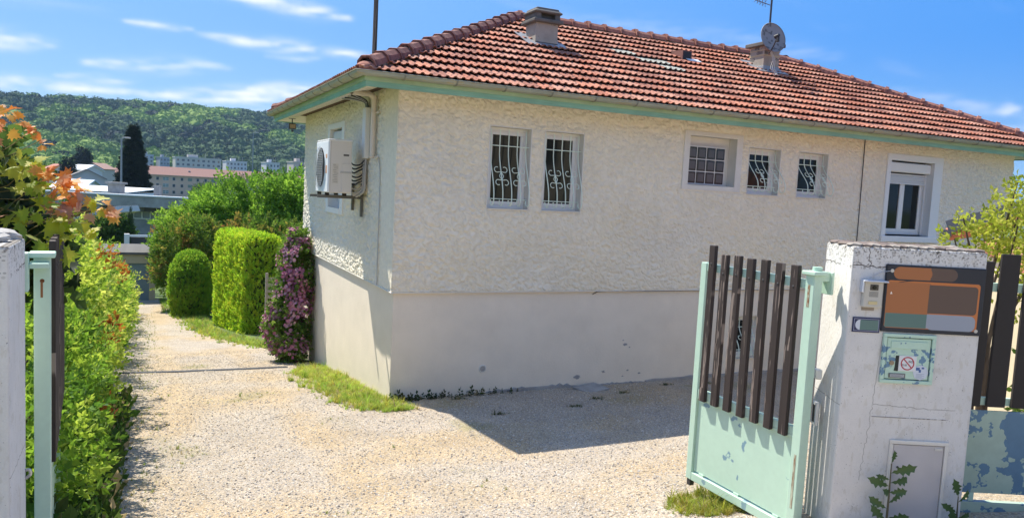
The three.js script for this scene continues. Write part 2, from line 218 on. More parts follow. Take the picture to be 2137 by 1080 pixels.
{
  const fHoles = [WIN.w1, WIN.w2, TRIM.w3, WIN.w4, WIN.w5, TRIM.w6];
  const near = (h, u, v) => u > h[0] - .03 && u < h[1] + .03 && v > h[2] - .03 && v < h[3] + .03;
  const front = roughWall(0, HX, UB, UT, fHoles, (u, v, h) => [u, v, h - .02], (u, v) => fHoles.some((h) => near(h, u, v)) ? .35 : (u < .01 || v < UB + .012 ? .5 : 1), .0135);
  M('upper_wall', front, plasterMat, house);
  const left = roughWall(HZ, 0, UB, UT, [LTRIM], (u, v, h) => [-(h - .02), v, u], (u, v) => u > -.03 ? .5 : (u > -.72 ? .35 : (v < UB + .012 ? .5 : 1)), .0135);
  M('upper_wall', left, plasterMat, house);
  const flat = (g) => paint(g, () => [.73, .70, .62]);
  M('upper_wall', flat(span(HX - .2, HX + .01, UB, UT, HZ, -.02)), plasterMat, house);
  M('upper_wall', flat(span(0.01, HX - .2, UB, UT, HZ, HZ + .2)), plasterMat, house);
  // underside of the overhang
  M('overhang', join(span(-.006, HX, UB - .012, UB + .002, -.3, .004), span(-.004, .3, UB - .012, UB + .002, HZ, -.302)), trimMat, house);
  // smooth lower storey, set back a little
  const LB = [6.29, 6.93, .30, 1.06], g = roughWall(.045, HX - .05, -1.2, UB, [LB], (u, v) => [u, v, -.045], () => 0, .35);
  g.setAttribute('uv', new THREE.BufferAttribute(Float32Array.from({ length: g.attributes.position.count * 2 }, (_, i) => i % 2 ? g.attributes.position.getY(i >> 1) / 1.6 : g.attributes.position.getX(i >> 1) / 1.6), 2)); g.deleteAttribute('color');
  M('lower_wall', g, renderMat, house);
  M('lower_wall', uvBox(span(.045, .245, -3, UB, HZ, -.2), 1 / 1.6), renderMat, house);
  M('lower_wall', uvBox(span(.045, .245, -3, UB, -.2, -.046), 1 / 1.6), renderMat, house);
  M('lower_wall', uvBox(join(span(HX - .25, HX - .05, -3, UB, HZ, -.05), span(.25, HX - .25, -3, UB, HZ, HZ + .2)), 1 / 1.6), renderMat, house);
  // worn grey footing that shows at the foot of the wall
  const foot = (x0, x1, h, s) => { const n = 24, sh = new THREE.Shape(); sh.moveTo(x0, -.25); for (let i = 0; i <= n; i++) sh.lineTo(mix(x0, x1, i / n), gy(mix(x0, x1, i / n), .05) + h * (.6 + 1.1 * Math.abs(N(i * .5, s))) * Math.sin(Math.PI * clamp((i + 1) / (n + 2), 0, 1)) ** .35); sh.lineTo(x1, -.25); return uvBox(new THREE.ExtrudeGeometry(sh, { depth: .05, bevelEnabled: false }).translate(0, 0, -.046)); };
  M('footing', foot(1.55, 3.15, .075, 1), concreteMat, house); M('footing', foot(3.3, 4.4, .03, 5), concreteMat, house); M('footing', foot(4.45, 9, .08, 9), concreteMat, house);
  // chips in the render
  const chip = plain(.30, .295, .29, .95);
  const R = mulberry(5);
  for (const [x, y, s] of [[4.01, .65, .035], [3.97, .72, .014], [4.1, .60, .016], [3.13, .15, .05], [3.62, .215, .03], [4.09, .214, .022], [4.33, .152, .022], [4.0, .12, .016]]) { const sh = new THREE.Shape(); for (let i = 0; i <= 11; i++) { const a = i / 11 * 6.283, r = s * (.45 + .6 * R()); i ? sh.lineTo(Math.cos(a) * r * 1.5, Math.sin(a) * r * .8) : sh.moveTo(r, 0); } M('chip', new THREE.ExtrudeGeometry(sh, { depth: .003, bevelEnabled: false, curveSegments: 1 }), chip, house, x, y, -.0455); }
  // round air vent
  const v = new THREE.Group(); v.name = 'air_vent'; v.position.set(1.475, .377, -.044); house.add(v);
  M('ring', new THREE.TorusGeometry(.052, .01, 6, 24), trimMat, v); M('grating', new THREE.CircleGeometry(.05, 20).translate(0, 0, .003), plain(.07, .07, .065), v); for (let i = -3; i <= 3; i++) M('slat', box(2 * Math.sqrt(.0025 - (i * .013) ** 2) - .004, .005, .008, 0, i * .013, .006), trimMat, v);
}
// --- windows of the front
function group(name, parent, x = 0, y = 0, z = 0) { const g = new THREE.Group(); g.name = name; g.position.set(x, y, z); parent.add(g); return g; }
function reveal(win, w, z1, z0 = -.008, mat = trimMat) { const [a, b, c, d] = w, t = .015; M('reveal', uvBox(join(span(a - t, a, c - t, d + t, z1, z0), span(b, b + t, c - t, d + t, z1, z0), span(a, b, d, d + t, z1, z0))), mat, win); M('sill', uvBox(span(a, b, c - t, c, z1, z0 + .02)), mat, win); }
function casement(win, [a, b, c, d], z, fr = .055, sash = .055, leaves = 1) {
  M('frame', join(rspan(a, b, d - fr, d, z, z + .06), rspan(a, b, c, c + fr, z, z + .06), rspan(a, a + fr, c + fr, d - fr, z, z + .06), rspan(b - fr, b, c + fr, d - fr, z, z + .06)), whiteMat, win);
  const w = (b - a - 2 * fr) / leaves;
  for (let i = 0; i < leaves; i++) { const p = a + fr + i * w, q = p + w, e = c + fr, f = d - fr; M('sash', join(rspan(p, q, f - sash, f, z + .012, z + .052), rspan(p, q, e, e + sash, z + .012, z + .052), rspan(p, p + sash, e + sash, f - sash, z + .012, z + .052), rspan(q - sash, q, e + sash, f - sash, z + .012, z + .052)), whiteMat, win); M('pane', span(p + sash - .004, q - sash + .004, e + sash - .004, f - sash + .004, z + .02, z + .03), glassMat, win); }
}
function scroll(cx, cy, zf, s) { const out = []; for (const sx of [-1, 1]) { const pts = []; for (let i = 0; i <= 9; i++) { const a = -2.4 + i * .5; pts.push([cx + sx * s * (.42 + .26 * Math.cos(a)), cy + s * (.62 + .26 * Math.sin(a)), 0]); } pts.reverse(); const top = pts.slice(0, 8); const path = [...top.map((p) => p), [cx + sx * s * .03, cy + s * .38, 0], [cx + sx * s * .2, cy, 0], [cx + sx * s * .03, cy - s * .38, 0], ...top.map((p) => [p[0], 2 * cy - p[1], 0]).reverse()]; out.push(tube(path.map((p) => [p[0], p[1], zf(p[1])]), .006, 40, 5)); } return join(out); }
function grille(win, [a, b, c, d], bulge = .2) {
  const H = d - c, yt = d - .03, yb = c + .13;
  const zAt = (y) => { const t = (y - yb) / H; return -.085 + bulge * sstep(.62, .03, t); };
  const yl = c + .085;
  for (const y of [d - .27 * Math.min(1, H), c + .14]) M('rail', tube([[a - .01, y, -.085], [b, y, -.085]], .0075, 2), grilleMat, win);
  for (let i = 0; i < 5; i++) { const x = a + .045 + (b - a - .09) * i / 4, pts = []; for (let k = 0; k <= 12; k++) { const y = mix(yt, yl + .02, k / 12); pts.push([x, y, zAt(y)]); } const z0 = zAt(yl + .02), r = .06; for (let k = 1; k <= 8; k++) { const t = k / 8 * 3.5; pts.push([x, yl + .02 - r * Math.sin(t), z0 - r + r * Math.cos(t)]); } M('bar', tube(pts, .008, 44, 6), grilleMat, win); }
  for (const i of [1, 3]) M('scroll', scroll(a + .045 + (b - a - .09) * i / 4, c + H * .40, zAt, Math.min(.15, H * .16)), grilleMat, win);
}
for (const [k, bl] of [['w1', .2], ['w2', .2], ['w4', .29], ['w5', .29]]) { const w = WIN[k], win = group('window', house); reveal(win, w, -.22); casement(win, w, -.21, .05, .055); grille(win, w, bl); }
{ // basement window
  const w = [6.29, 6.93, .30, 1.06], win = group('window', house, 0, 0, -.04); reveal(win, w, -.2, -.006, renderMat); casement(win, w, -.19, .045, .05); grille(win, w, .2);
}
{ // glass block window
  const win = group('window', house), t = TRIM.w3, w = WIN.w3; win.userData.label = 'glass block window of twelve blocks';
  M('surround', uvBox(join(span(t[0], w[0], t[2], t[3], -.03, .004), span(w[1], t[1], t[2], t[3], -.03, .004), span(w[0], w[1], w[3], t[3], -.03, .004), span(w[0], w[1], t[2], w[2], -.03, .004))), trimMat, win);
  reveal(win, w, -.2, -.028);
  M('backing', uvBox(span(w[0], w[1], w[2], w[3], -.21, -.2)), trimMat, win);
  const gx0 = 5.065, gx1 = 5.86, gy0 = 3.345, gy1 = 3.965, nx = 4, ny = 3, m = .013; M('mortar', span(gx0 - .015, gx1 + .015, gy0 - .015, gy1 + .015, -.2, -.128), plain(.62, .62, .60, .9), win);
  const gb = new THREE.MeshPhysicalMaterial({ color: RGB(.035, .042, .045), roughness: .12, specularIntensity: .7 }), gi = new THREE.MeshPhysicalMaterial({ color: RGB(.075, .085, .09), roughness: .3 });
  for (let j = 0; j < ny; j++) for (let i = 0; i < nx; i++) { const x = mix(gx0, gx1, (i + .5) / nx), y = mix(gy0, gy1, (j + .5) / ny), bw = (gx1 - gx0) / nx - m, bh = (gy1 - gy0) / ny - m; M('glass_block', rbox(bw, bh, .05, .012, 0, 0, 0, 2), gb, win, x, y, -.145); M('block_face', join(rspan(-bw * .5 + .03, bw * .5 - .03, -bh * .5 + .03, bh * .5 - .03, .02, .029, .004)), gi, win, x, y, -.145); }
}
{ // window with roller shutter
  const win = group('window', house), t = TRIM.w6, w = WIN.w6; win.userData.label = 'white casement window under a half raised roller shutter';
  M('surround', uvBox(join(span(t[0], w[0], t[2], t[3], -.03, .012), span(w[1], t[1], t[2], t[3], -.03, .012), span(w[0], w[1], w[3], t[3], -.03, .012))), whiteMat, win);
  M('sill', rspan(t[0] - .03, t[1] + .02, t[2] - .03, w[2], -.24, .05, .01), whiteMat, win);
  reveal(win, w, -.26, -.028, whiteMat);
  casement(win, [w[0], w[1], w[2] + .02, w[3] - .3], -.24, .05, .065, 2);
  M('shutter_box', rspan(w[0] + .005, w[1] - .005, w[3] - .22, w[3] - .03, -.25, -.05, .03, 3), whiteMat, win);
  M('gap', span(w[0], w[1], w[3] - .03, w[3], -.24, -.2), plain(.01, .01, .01), win);
  for (let i = 0; i < 5; i++) M('shutter_slat', rspan(w[0] + .03, w[1] - .03, w[3] - .26 - i * .042 - .02, w[3] - .26 - i * .042 + .018, -.165, -.15, .007), plain(.66, .67, .66, .5), win);
  for (const x of [w[0], w[1] - .035]) M('guide_rail', rspan(x, x + .035, w[2] + .02, w[3] - .22, -.172, -.14), whiteMat, win);
}
{ // window of the left wall, behind the heat pump
  const win = group('window', house), t = LTRIM, w = LWIN; win.rotation.y = -Math.PI / 2; // local x runs along +z, local z points to -x
  M('surround', uvBox(join(span(t[0], w[0], t[2], t[3], -.03, .02), span(w[1], t[1], t[2], t[3], -.03, .02), span(w[0], w[1], w[3], t[3], -.03, .02), span(w[0], w[1], t[2], w[2], -.03, .03))), whiteMat, win);
  reveal(win, w, -.24, -.028, whiteMat);
  M('shutter_box', rspan(w[0], w[1], w[3] - .2, w[3] - .03, -.2, -.04, .04, 3), plain(.6, .62, .63, .5), win);
  M('gap', span(w[0], w[1], w[3] - .03, w[3], -.22, -.2), plain(.01, .01, .01), win);
  casement(win, [w[0], w[1], w[2], w[3] - .2], -.23, .05, .06, 2);
}
// --- cables and pipes on the walls
M('cable', tube([[9.052, 4.42, .012], [9.06, 3.6, .014], [9.072, 2.6, .012], [9.08, 1.56, .012]], .008, 20), plain(.03, .03, .035), house);
M('cable', tube([[3.32, 1.49, -.03], [3.28, 1.505, -.02], [3.36, 1.528, -.018], [4.5, 1.532, -.018], [9, 1.535, -.02], [13.4, 1.535, -.02]], .007, 60), plain(.025, .025, .03), house);
{
  const cream = plain(.70, .62, .52, .6), p = group('downpipe', house);
  M('pipe', join(cyl(.042, .042, .92, -.06, 3.9, -1.06, 14)), cream, p);
  for (const y of [4.12, 3.46]) M('clamp', join(new THREE.TorusGeometry(.046, .009, 6, 16).rotateX(Math.PI / 2).translate(-.06, y, -1.06), box(.02, .02, .18, -.03, y - .01, -.95)), cream, p);
  M('outlet', tube([[-.46, 4.36, -.8], [-.3, 4.36, -.92], [-.12, 4.37, -1.04], [-.06, 4.32, -1.06]], .04, 20, 10), cream, p);
  M('conduit_cover', rspan(-.085, -.005, 3.44, 4.22, -1.62, -1.44, .012, 2), plain(.76, .74, .69, .5), house);
  const dk = plain(.03, .03, .03, .6), gr = plain(.45, .44, .42, .6);
  for (let i = 0; i < 6; i++) M('cable', tube([[-.04, 4.20, -1.6 + i * .028], [-.05, 4.3, -1.64 + i * .03], [-.18 - .03 * i, 4.345, -1.75 + i * .14], [-.34, 4.366, -1.95 + i * .2]], .011, 14, 6), i % 2 ? dk : gr, house);
  M('cable', join(tube([[-.012, 3.46, -.9], [-.016, 3.3, -.78], [-.012, 3.15, -.76], [-.012, 2.2, -.745], [-.012, 1.56, -.73]], .009, 24, 5)), plain(.5, .49, .46), house);
}
{ // soffit boards, fascias, gutters
  const EL = -.588, EF = .478, ER = HX + .588, EB = HZ - .478, sof = plain(.74, .69, .60, .8);
  // boarding under the rafters: five sloping boards on each side, mitred at the corners
  const sp = [], R4 = (t) => { const q = (e, w) => mix(e, w, t); return [q(EL + .022, .03), q(ER - .022, HX - .03), q(EB + .022, HZ + .03), q(EF - .022, -.03), mix(4.318, 4.485, t)]; };
  for (let i = 0; i < 5; i++) { const A = R4(i / 5), B = R4((i + .955) / 5), c = (r) => [[r[0], r[4], r[3]], [r[1], r[4], r[3]], [r[1], r[4], r[2]], [r[0], r[4], r[2]]], p = c(A), q = c(B); for (let k = 0; k < 4; k++) { const n = (k + 1) % 4; sp.push(...p[k], ...q[k], ...p[n], ...p[n], ...q[k], ...q[n]); } }
  const sg0 = new THREE.BufferGeometry(); sg0.setAttribute('position', new THREE.Float32BufferAttribute(sp, 3)); sg0.computeVertexNormals(); const bo = M('soffit', sg0, sof, house); bo.userData.kind = 'stuff';
  const ring = (o, ya, yb, t) => uvBox(join(span(EL - o, ER + o, ya, yb, EF + o - t, EF + o), span(EL - o, EL - o + t, ya, yb, EB - o + t, EF + o - t), span(ER + o - t, ER + o, ya, yb, EB - o + t, EF + o - t), span(EL - o, ER + o, ya, yb, EB - o, EB - o + t)), .5);
  M('fascia', ring(0, 4.30, 4.372, .024), fasciaMat, house); M('fascia_board', ring(.016, 4.372, 4.44, .022), fasciaLight, house);
  // half round gutter swept round the eaves
  const GY = 4.468, CX0 = -.672, CX1 = HX + .672, CZ1 = .558, CZ0 = HZ - .558, prof2 = []; for (let i = 0; i <= 12; i++) { const a = Math.PI * i / 12; prof2.push([.075 * Math.cos(a), -.052 * Math.sin(a)]); } prof2.unshift([.083, .004], [.09, .01], [.084, .016], [.076, .012]); prof2.push([-.076, .02]);
  const gutter = (s, dy) => { const pos = [], uv = [], idx = [], cs = [[CX0, CZ0, -1, -1], [CX0, CZ1, -1, 1], [CX1, CZ1, 1, 1], [CX1, CZ0, 1, -1], [CX0, CZ0, -1, -1]]; let L = 0; cs.forEach(([x, z, sx, sz], k) => { if (k) L += Math.hypot(x - cs[k - 1][0], z - cs[k - 1][1]); prof2.forEach(([o, y], i) => { pos.push(x + sx * o * s, GY + y * s + dy, z + sz * o * s); uv.push(L * .5, i * .03); }); }); const n = prof2.length; for (let k = 0; k < 4; k++) for (let i = 0; i < n - 1; i++) { const a = k * n + i, b = a + n; idx.push(a, b, a + 1, a + 1, b, b + 1); } let g = new THREE.BufferGeometry(); g.setAttribute('position', new THREE.Float32BufferAttribute(pos, 3)); g.setAttribute('uv', new THREE.Float32BufferAttribute(uv, 2)); g.setIndex(idx); g = g.toNonIndexed(); g.computeVertexNormals(); return g; };
  const gm = M('gutter', gutter(1, 0), zincMat, house);
  const seam = []; for (let i = 0; i <= 12; i++) { const a = Math.PI * i / 12; seam.push([.083 * Math.cos(a), -.060 * Math.sin(a)]); } const sg = (() => { const sh = new THREE.Shape(); seam.forEach(([x, y], i) => i ? sh.lineTo(x, y) : sh.moveTo(x, y)); for (let i = 12; i >= 0; i--) sh.lineTo(seam[i][0] * .9, seam[i][1] * .9); return new THREE.ExtrudeGeometry(sh, { depth: .022, bevelEnabled: false, curveSegments: 1 }); })(), seamMat = plain(.22, .225, .18, .7);
  for (let x = -.1; x < CX1; x += .72) { const m = M('gutter_seam', sg, seamMat, gm, x, GY, CZ1); m.rotation.y = -Math.PI / 2; }
  for (let z = .2; z > CZ0; z -= .62) M('gutter_seam', sg, seamMat, gm, CX0, GY, z);
}
// ------------------------------------------------------------------ roof
const roofPitch = Math.atan(.4745), RX0 = -.68, RX1 = HX + .68, RZ1 = .56, RZ0 = HZ - .56, RUN = (RZ1 - RZ0) / 2, RY = 4.475;
const TW = .23, TG = RUN / Math.cos(roofPitch) / 13, TILT = .057;
const tileMap = tex(512, (u, v) => { const n = pfbm(u, v, 9, 6, 41), f = pfbm(u, v, 60, 3, 42), w = pfbm(u, v, 20, 5, 43); let k = .78 + .5 * (n - .5) + .35 * (f - .5), c = [k, k, k]; c = mix3(c, [1.2, 1.3, 1.3].map((q) => q * .85), .55 * sstep(.56, .68, w)); c = mix3(c, [.36, .38, .42], .75 * sstep(.58, .72, pfbm(u, v, 12, 5, 47))); return c.map((q) => q * .8); });
const tileCols = [[.74, .28, .175], [.62, .225, .14], [.80, .33, .21], [.56, .225, .155], [.72, .33, .23], [.48, .19, .135], [.78, .39, .28], [.64, .285, .20]];
const tileMats = tileCols.map((c) => std({ map: tileMap, color: RGB(...c), roughness: .9 }));
const tileProf = [[0, .024], [.017, .024], [.031, .006], [.060, .0], [.086, .006], [.098, .024], [.115, .026], [.132, .024], [.146, .006], [.175, 0], [.201, .006], [.213, .024], [.23, .024]];
function tileGeo(clip, du = 0, dv = 0) { // local x across, y up the slope, z out of the roof
  const pos = [], uv = [], idx = [], n = tileProf.length, cl = (x, y) => clip ? clip(x, y) : x;
  for (const [y, zo] of [[0, TILT], [TG + .03, 0]]) for (const [x, z] of tileProf) { const q = cl(x, y); pos.push(q, y, z + zo); uv.push(q * 1.4 + du, y * 1.4 + dv); }
  for (let i = 0; i < n - 1; i++) idx.push(i, i + 1, i + n, i + 1, i + n + 1, i + n);
  const o = pos.length / 3; for (const dz of [0, -.02]) for (const [x, z] of tileProf) { const q = cl(x, 0); pos.push(q, dz ? .012 : -.001, z + TILT + dz); uv.push(q * 1.4 + du, (dz ? .04 : 0) + dv); }
  for (let i = 0; i < n - 1; i++) idx.push(o + i + n, o + i + n + 1, o + i, o + i + n + 1, o + i + 1, o + i);
  let g = new THREE.BufferGeometry(); g.setAttribute('position', new THREE.Float32BufferAttribute(pos, 3)); g.setAttribute('uv', new THREE.Float32BufferAttribute(uv, 2)); g.setIndex(idx); g = g.toNonIndexed(); g.computeVertexNormals(); return g;
}
const roof = (() => { // boarding under the tiles
  const a = [RX0, RY - .03, RZ1], b = [RX1, RY - .03, RZ1], c = [RX1, RY - .03, RZ0], d = [RX0, RY - .03, RZ0], top = RY - .03 + RUN * .4745, e = [RX0 + RUN, top, (RZ0 + RZ1) / 2], f = [RX1 - RUN, top, (RZ0 + RZ1) / 2];
  const T = (...t) => t.flat(), g = new THREE.BufferGeometry(); g.setAttribute('position', new THREE.Float32BufferAttribute([...T(a, b, f), ...T(a, f, e), ...T(b, c, f), ...T(c, d, e), ...T(c, e, f), ...T(d, a, e), ...T(a, c, b), ...T(a, d, c)], 3)); g.computeVertexNormals(); return M('roof', g, plain(.10, .06, .045, 1), house);
})();
{
  const R = mulberry(99), variants = Array.from({ length: 6 }, () => tileGeo(null, R(), R())), singles = [], rest = [];
  const slope = (L, org, ux, rx, main) => { // ux: along the eave, rx: horizontal run inwards
    const cp = Math.cos(roofPitch), sp = Math.sin(roofPitch), X = V3(...ux), Y = V3(rx[0] * cp, sp, rx[2] * cp), Z = X.clone().cross(Y), mb = new THREE.Matrix4().makeBasis(X, Y, Z), q = new THREE.Quaternion().setFromRotationMatrix(mb);
    for (let r = 0; r < 13; r++) { const run = r * TG * cp, x0 = run - .05, x1 = L - run + .05, off = (r % 2) * TW / 2; for (let k = Math.floor((x0 - off) / TW); k * TW + off < x1; k++) { const u = k * TW + off; const lo = (y) => (r * TG + y) * cp - .03, hi = (y) => L - (r * TG + y) * cp + .03; if (u + TW < lo(0) || u > hi(0)) continue; const cut = u < lo(TG) || u + TW > hi(TG); const P = V3(...org).addScaledVector(X, u).addScaledVector(Y, r * TG - .035); P.y += .004 * (R() - .5); const ci = Math.floor(Math.pow(R(), .9) * 8), patch = main && ((r === 8 && k >= 23 && k <= 24) || (r === 7 && k >= 24 && k <= 26) || (r === 6 && k >= 26 && k <= 27));
      const q2 = q.clone().multiply(new THREE.Quaternion().setFromEuler(new THREE.Euler((R() - .5) * .012, (R() - .5) * .02, (R() - .5) * .012)));
      singles.push({ P, q: q2, ci, patch, main, cut: cut ? tileGeo((x, y) => clamp(x, lo(y) - u, hi(y) - u), R(), R()) : null, v: variants[Math.floor(R() * 6)], d: main ? P.distanceTo(camera.position) : 1e3 + P.distanceTo(camera.position) }); } }
  };
  slope(RX1 - RX0, [RX0, RY, RZ1], [1, 0, 0], [0, 0, -1], true);
  slope(RZ1 - RZ0, [RX0, RY, RZ0], [0, 0, 1], [1, 0, 0], false);
  slope(RX1 - RX0, [RX1, RY, RZ0], [-1, 0, 0], [0, 0, 1], false);
  slope(RZ1 - RZ0, [RX1, RY, RZ1], [0, 0, -1], [-1, 0, 0], false);
  singles.sort((a, b) => a.d - b.d);
  const grey = std({ map: tileMap, color: RGB(.62, .62, .55), roughness: .9 });
  const mat4 = new THREE.Matrix4();
  singles.forEach((t, i) => {
    const g = t.cut || t.v;
    if (i < 290 || t.patch) { const m = M('tile', g, t.patch ? grey : tileMats[t.ci], roof); m.position.copy(t.P); m.quaternion.copy(t.q); }
    else { const h = g.clone().applyMatrix4(mat4.compose(t.P, t.q, V3(1, 1, 1))); rest.push(paint(h, () => tileCols[t.ci])); }
  });
  const rm = M('tiles', mergeGeometries(rest), std({ map: tileMap, vertexColors: true, roughness: .9 }), roof); rm.userData.kind = 'stuff';
  // ridge and hip caps
  const sec = [[-.135, -.06], [-.118, .015], [-.055, .075], [.055, .075], [.118, .015], [.135, -.06]];
  const capGeo = (len, collar) => { const pos = [], idx = [], ring = (y, s, dz) => { const o = pos.length / 3; for (const [x, z] of sec) pos.push(x * s, y, z * s + dz); return o; }; const q = (a, b) => { for (let i = 0; i < 5; i++) idx.push(a + i, a + i + 1, b + i, a + i + 1, b + i + 1, b + i); }; const A = collar ? ring(0, 1.12, .012) : ring(0, 1.06, .012), A2 = collar ? ring(.07, 1.12, .012) : ring(.05, 1.06, .012), B = ring(collar ? .072 : .16, .93, 0), Cc = ring(len, .86, -.004); q(A, A2); q(A2, B); q(B, Cc); const I = ring(.004, .82, .0); q(I, A); let g = new THREE.BufferGeometry(); g.setAttribute('position', new THREE.Float32BufferAttribute(pos, 3)); g.setAttribute('uv', new THREE.Float32BufferAttribute(pos.flatMap((p, i) => i % 3 === 0 ? [pos[i] * 1.6 + .3, pos[i + 1] * 1.6] : []), 2)); g.setIndex(idx); g = g.toNonIndexed(); g.computeVertexNormals(); return g; };
  const hipCap = capGeo(.44, false), ridgeCap = capGeo(.42, true);
  const capMats = [[.34, .135, .11], [.30, .12, .10], [.38, .16, .125]].map((c) => std({ map: tileMap, color: RGB(...c), roughness: .9 })), capRed = [[.55, .22, .15], [.50, .21, .15], [.60, .26, .18]].map((c) => std({ map: tileMap, color: RGB(...c), roughness: .9 }));
  const mortarMat = std({ map: concreteTex, color: RGB(.75, .6, .5), roughness: 1 });
  const line = (a, b, geo, step, mats, up = V3(0, 1, 0)) => { const A = V3(...a), B = V3(...b), d = B.clone().sub(A), L = d.length(); d.normalize(); const X = d.clone().cross(up).normalize(), Z = X.clone().cross(d), n = Math.floor(L / step); for (let i = 0; i < n; i++) { const m = M('ridge_tile', geo, mats[Math.floor(R() * mats.length)], roof); const X2 = X.clone().applyAxisAngle(d, (R() - .5) * .12), d2 = d.clone().addScaledVector(Z, (R() - .5) * .05).normalize(), Z2 = X2.clone().cross(d2); m.quaternion.setFromRotationMatrix(new THREE.Matrix4().makeBasis(X2, d2, Z2)); m.position.copy(A).addScaledVector(d, i * L / n).addScaledVector(Z, .045 + (R() - .5) * .016); }
    const pts = [], rs = []; for (let i = 0; i <= 40; i++) { pts.push(A.clone().lerp(B, i / 40).addScaledVector(Z, -.01 + .012 * N(i * .9, L)).toArray()); } for (let i = 0; i <= 40; i++) rs.push(.105 + .03 * N(i * 1.7, 3)); const bed = limb(pts, rs, 9); const p = bed.attributes.position; for (let i = 0; i < p.count; i++) { const x = p.getX(i), y = p.getY(i), z = p.getZ(i), k = .022 * fbm(x * 9, y * 9, z * 9, 3); p.setXYZ(i, x + k, y + k * .6, z + k); } bed.computeVertexNormals(); M('mortar_bed', bed, mortarMat, roof); };
  const zr = (RZ0 + RZ1) / 2, yt = RY + RUN * .4745 + .015, y0 = RY + .02;
  line([RX0 + .1, y0 + .05, RZ1 - .1], [RX0 + RUN, yt, zr], hipCap, .36, capMats);
  line([RX1 - .1, y0 + .05, RZ1 - .1], [RX1 - RUN, yt, zr], ridgeCap, .38, capRed);
  line([RX0 + RUN, yt, zr], [RX1 - RUN, yt, zr], ridgeCap, .38, capRed);
  line([RX0 + .1, y0 + .05, RZ0 + .1], [RX0 + RUN, yt, zr], hipCap, .36, capMats);
  line([RX1 - .1, y0 + .05, RZ0 + .1], [RX1 - RUN, yt, zr], hipCap, .36, capMats);
  // shell shaped end piece at the corner of the eaves
  const sh = new THREE.SphereGeometry(.15, 20, 8, 0, 6.2832, 0, 1.6), sp = sh.attributes.position; for (let i = 0; i < sp.count; i++) { const a = Math.atan2(sp.getZ(i), sp.getX(i)), k = 1 + .06 * Math.cos(a * 20); sp.setXYZ(i, sp.getX(i) * k, sp.getY(i) * .95, sp.getZ(i) * k); } sh.computeVertexNormals();
  M('end_tile', sh, capRed[0], roof, RX0 + .1, RY + .0, RZ1 - .1);
}
const roofY = (z) => RY + (RZ1 - z) * .4745;
{ // chimneys and roof outlet
  const stackMat = std({ map: tex(512, (u, v) => { const n = pfbm(u, v, 7, 6, 61), s = pfbm(u, v, 30, 3, 62), k = .85 + .4 * (n - .5); let c = [.46 * k, .40 * k, .33 * k]; return mix3(c, [.10, .095, .09], .85 * sstep(.56, .7, n * .7 + s * .3)); }), roughness: .95 });
  const capM = std({ map: concreteTex, color: RGB(.42, .40, .38), roughness: 1 }), lead = plain(.30, .32, .35, .5, { metalness: .3 }), lime = plain(.10, .10, .10, 1);
  const c1 = group('chimney', house); c1.userData.label = 'rendered chimney with a stepped concrete hood near the hip';
  M('stack', uvBox(rspan(2.9, 3.33, 5.25, 5.97, -2.13, -1.72, .012), 1.2), stackMat, c1);
  M('sooty_base', uvBox(rspan(2.895, 3.335, 5.3, 5.64, -1.75, -1.714, .006), 1), std({ map: concreteTex, color: RGB(.32, .32, .33), roughness: 1 }), c1);
  M('lower_slab', uvBox(rspan(2.83, 3.40, 5.965, 6.03, -2.2, -1.65, .02, 2)), capM, c1);
  M('hood_leg', uvBox(join(rspan(2.88, 2.98, 6.03, 6.13, -2.15, -1.7, .01), rspan(3.25, 3.35, 6.03, 6.13, -2.15, -1.7, .01), rspan(2.98, 3.25, 6.03, 6.13, -2.15, -2.05, .01))), capM, c1);
  M('flue', span(2.98, 3.25, 6.03, 6.12, -2.04, -1.8), lime, c1);
  const hood = rbox(.54, .1, .52, .03, 3.115, 6.175, -1.925, 3), hp = hood.attributes.position; for (let i = 0; i < hp.count; i++) if (hp.getY(i) > 6.18) { hp.setX(i, 3.115 + (hp.getX(i) - 3.115) * .82); hp.setZ(i, -1.925 + (hp.getZ(i) + 1.925) * .82); } hood.computeVertexNormals(); M('hood', uvBox(hood), capM, c1);
  const fl = box(.78, .012, .7); fl.rotateX(roofPitch).translate(3.1, roofY(-1.9) + .062, -1.9); M('flashing', fl, lead, c1);
  const c2 = group('chimney', house); c2.userData.label = 'short chimney that carries the satellite dish';
  M('stack', uvBox(rspan(8.46, 8.88, 5.55, 6.34, -2.62, -2.19, .012), 1.2), stackMat, c2); M('slab', uvBox(rspan(8.38, 8.96, 6.33, 6.41, -2.70, -2.11, .015)), capM, c2);
  M('skirt', rspan(8.45, 8.89, 5.6, 5.93, -2.63, -2.18, .004), lead, c2);
  M('strap', join(span(8.452, 8.888, 6.13, 6.165, -2.628, -2.182), span(8.452, 8.888, 6.24, 6.26, -2.628, -2.182)), plain(.5, .4, .25, .6), c2);
  const f2 = box(.8, .012, .7); f2.rotateX(roofPitch).translate(8.67, roofY(-2.4) + .062, -2.4); M('flashing', f2, lead, c2);
  const v = group('roof_vent', house, 6.42, roofY(-2.1), -2.1); const vs = new THREE.Shape(); vs.moveTo(0, -.05); vs.lineTo(.0, .17); vs.lineTo(-.42, .20); vs.lineTo(-.42, .1); M('hood', new THREE.ExtrudeGeometry(vs, { depth: .22, bevelEnabled: false }).rotateY(-Math.PI / 2).translate(.11, .06, 0), plain(.22, .10, .08, .8), v); M('opening', span(-.095, .095, .05, .21, -.002, .004), plain(.015, .015, .018, .6), v); M('flashing', box(.3, .01, .16).rotateX(roofPitch).translate(.12, .052, .05), plain(.7, .72, .74, .4), v);
}
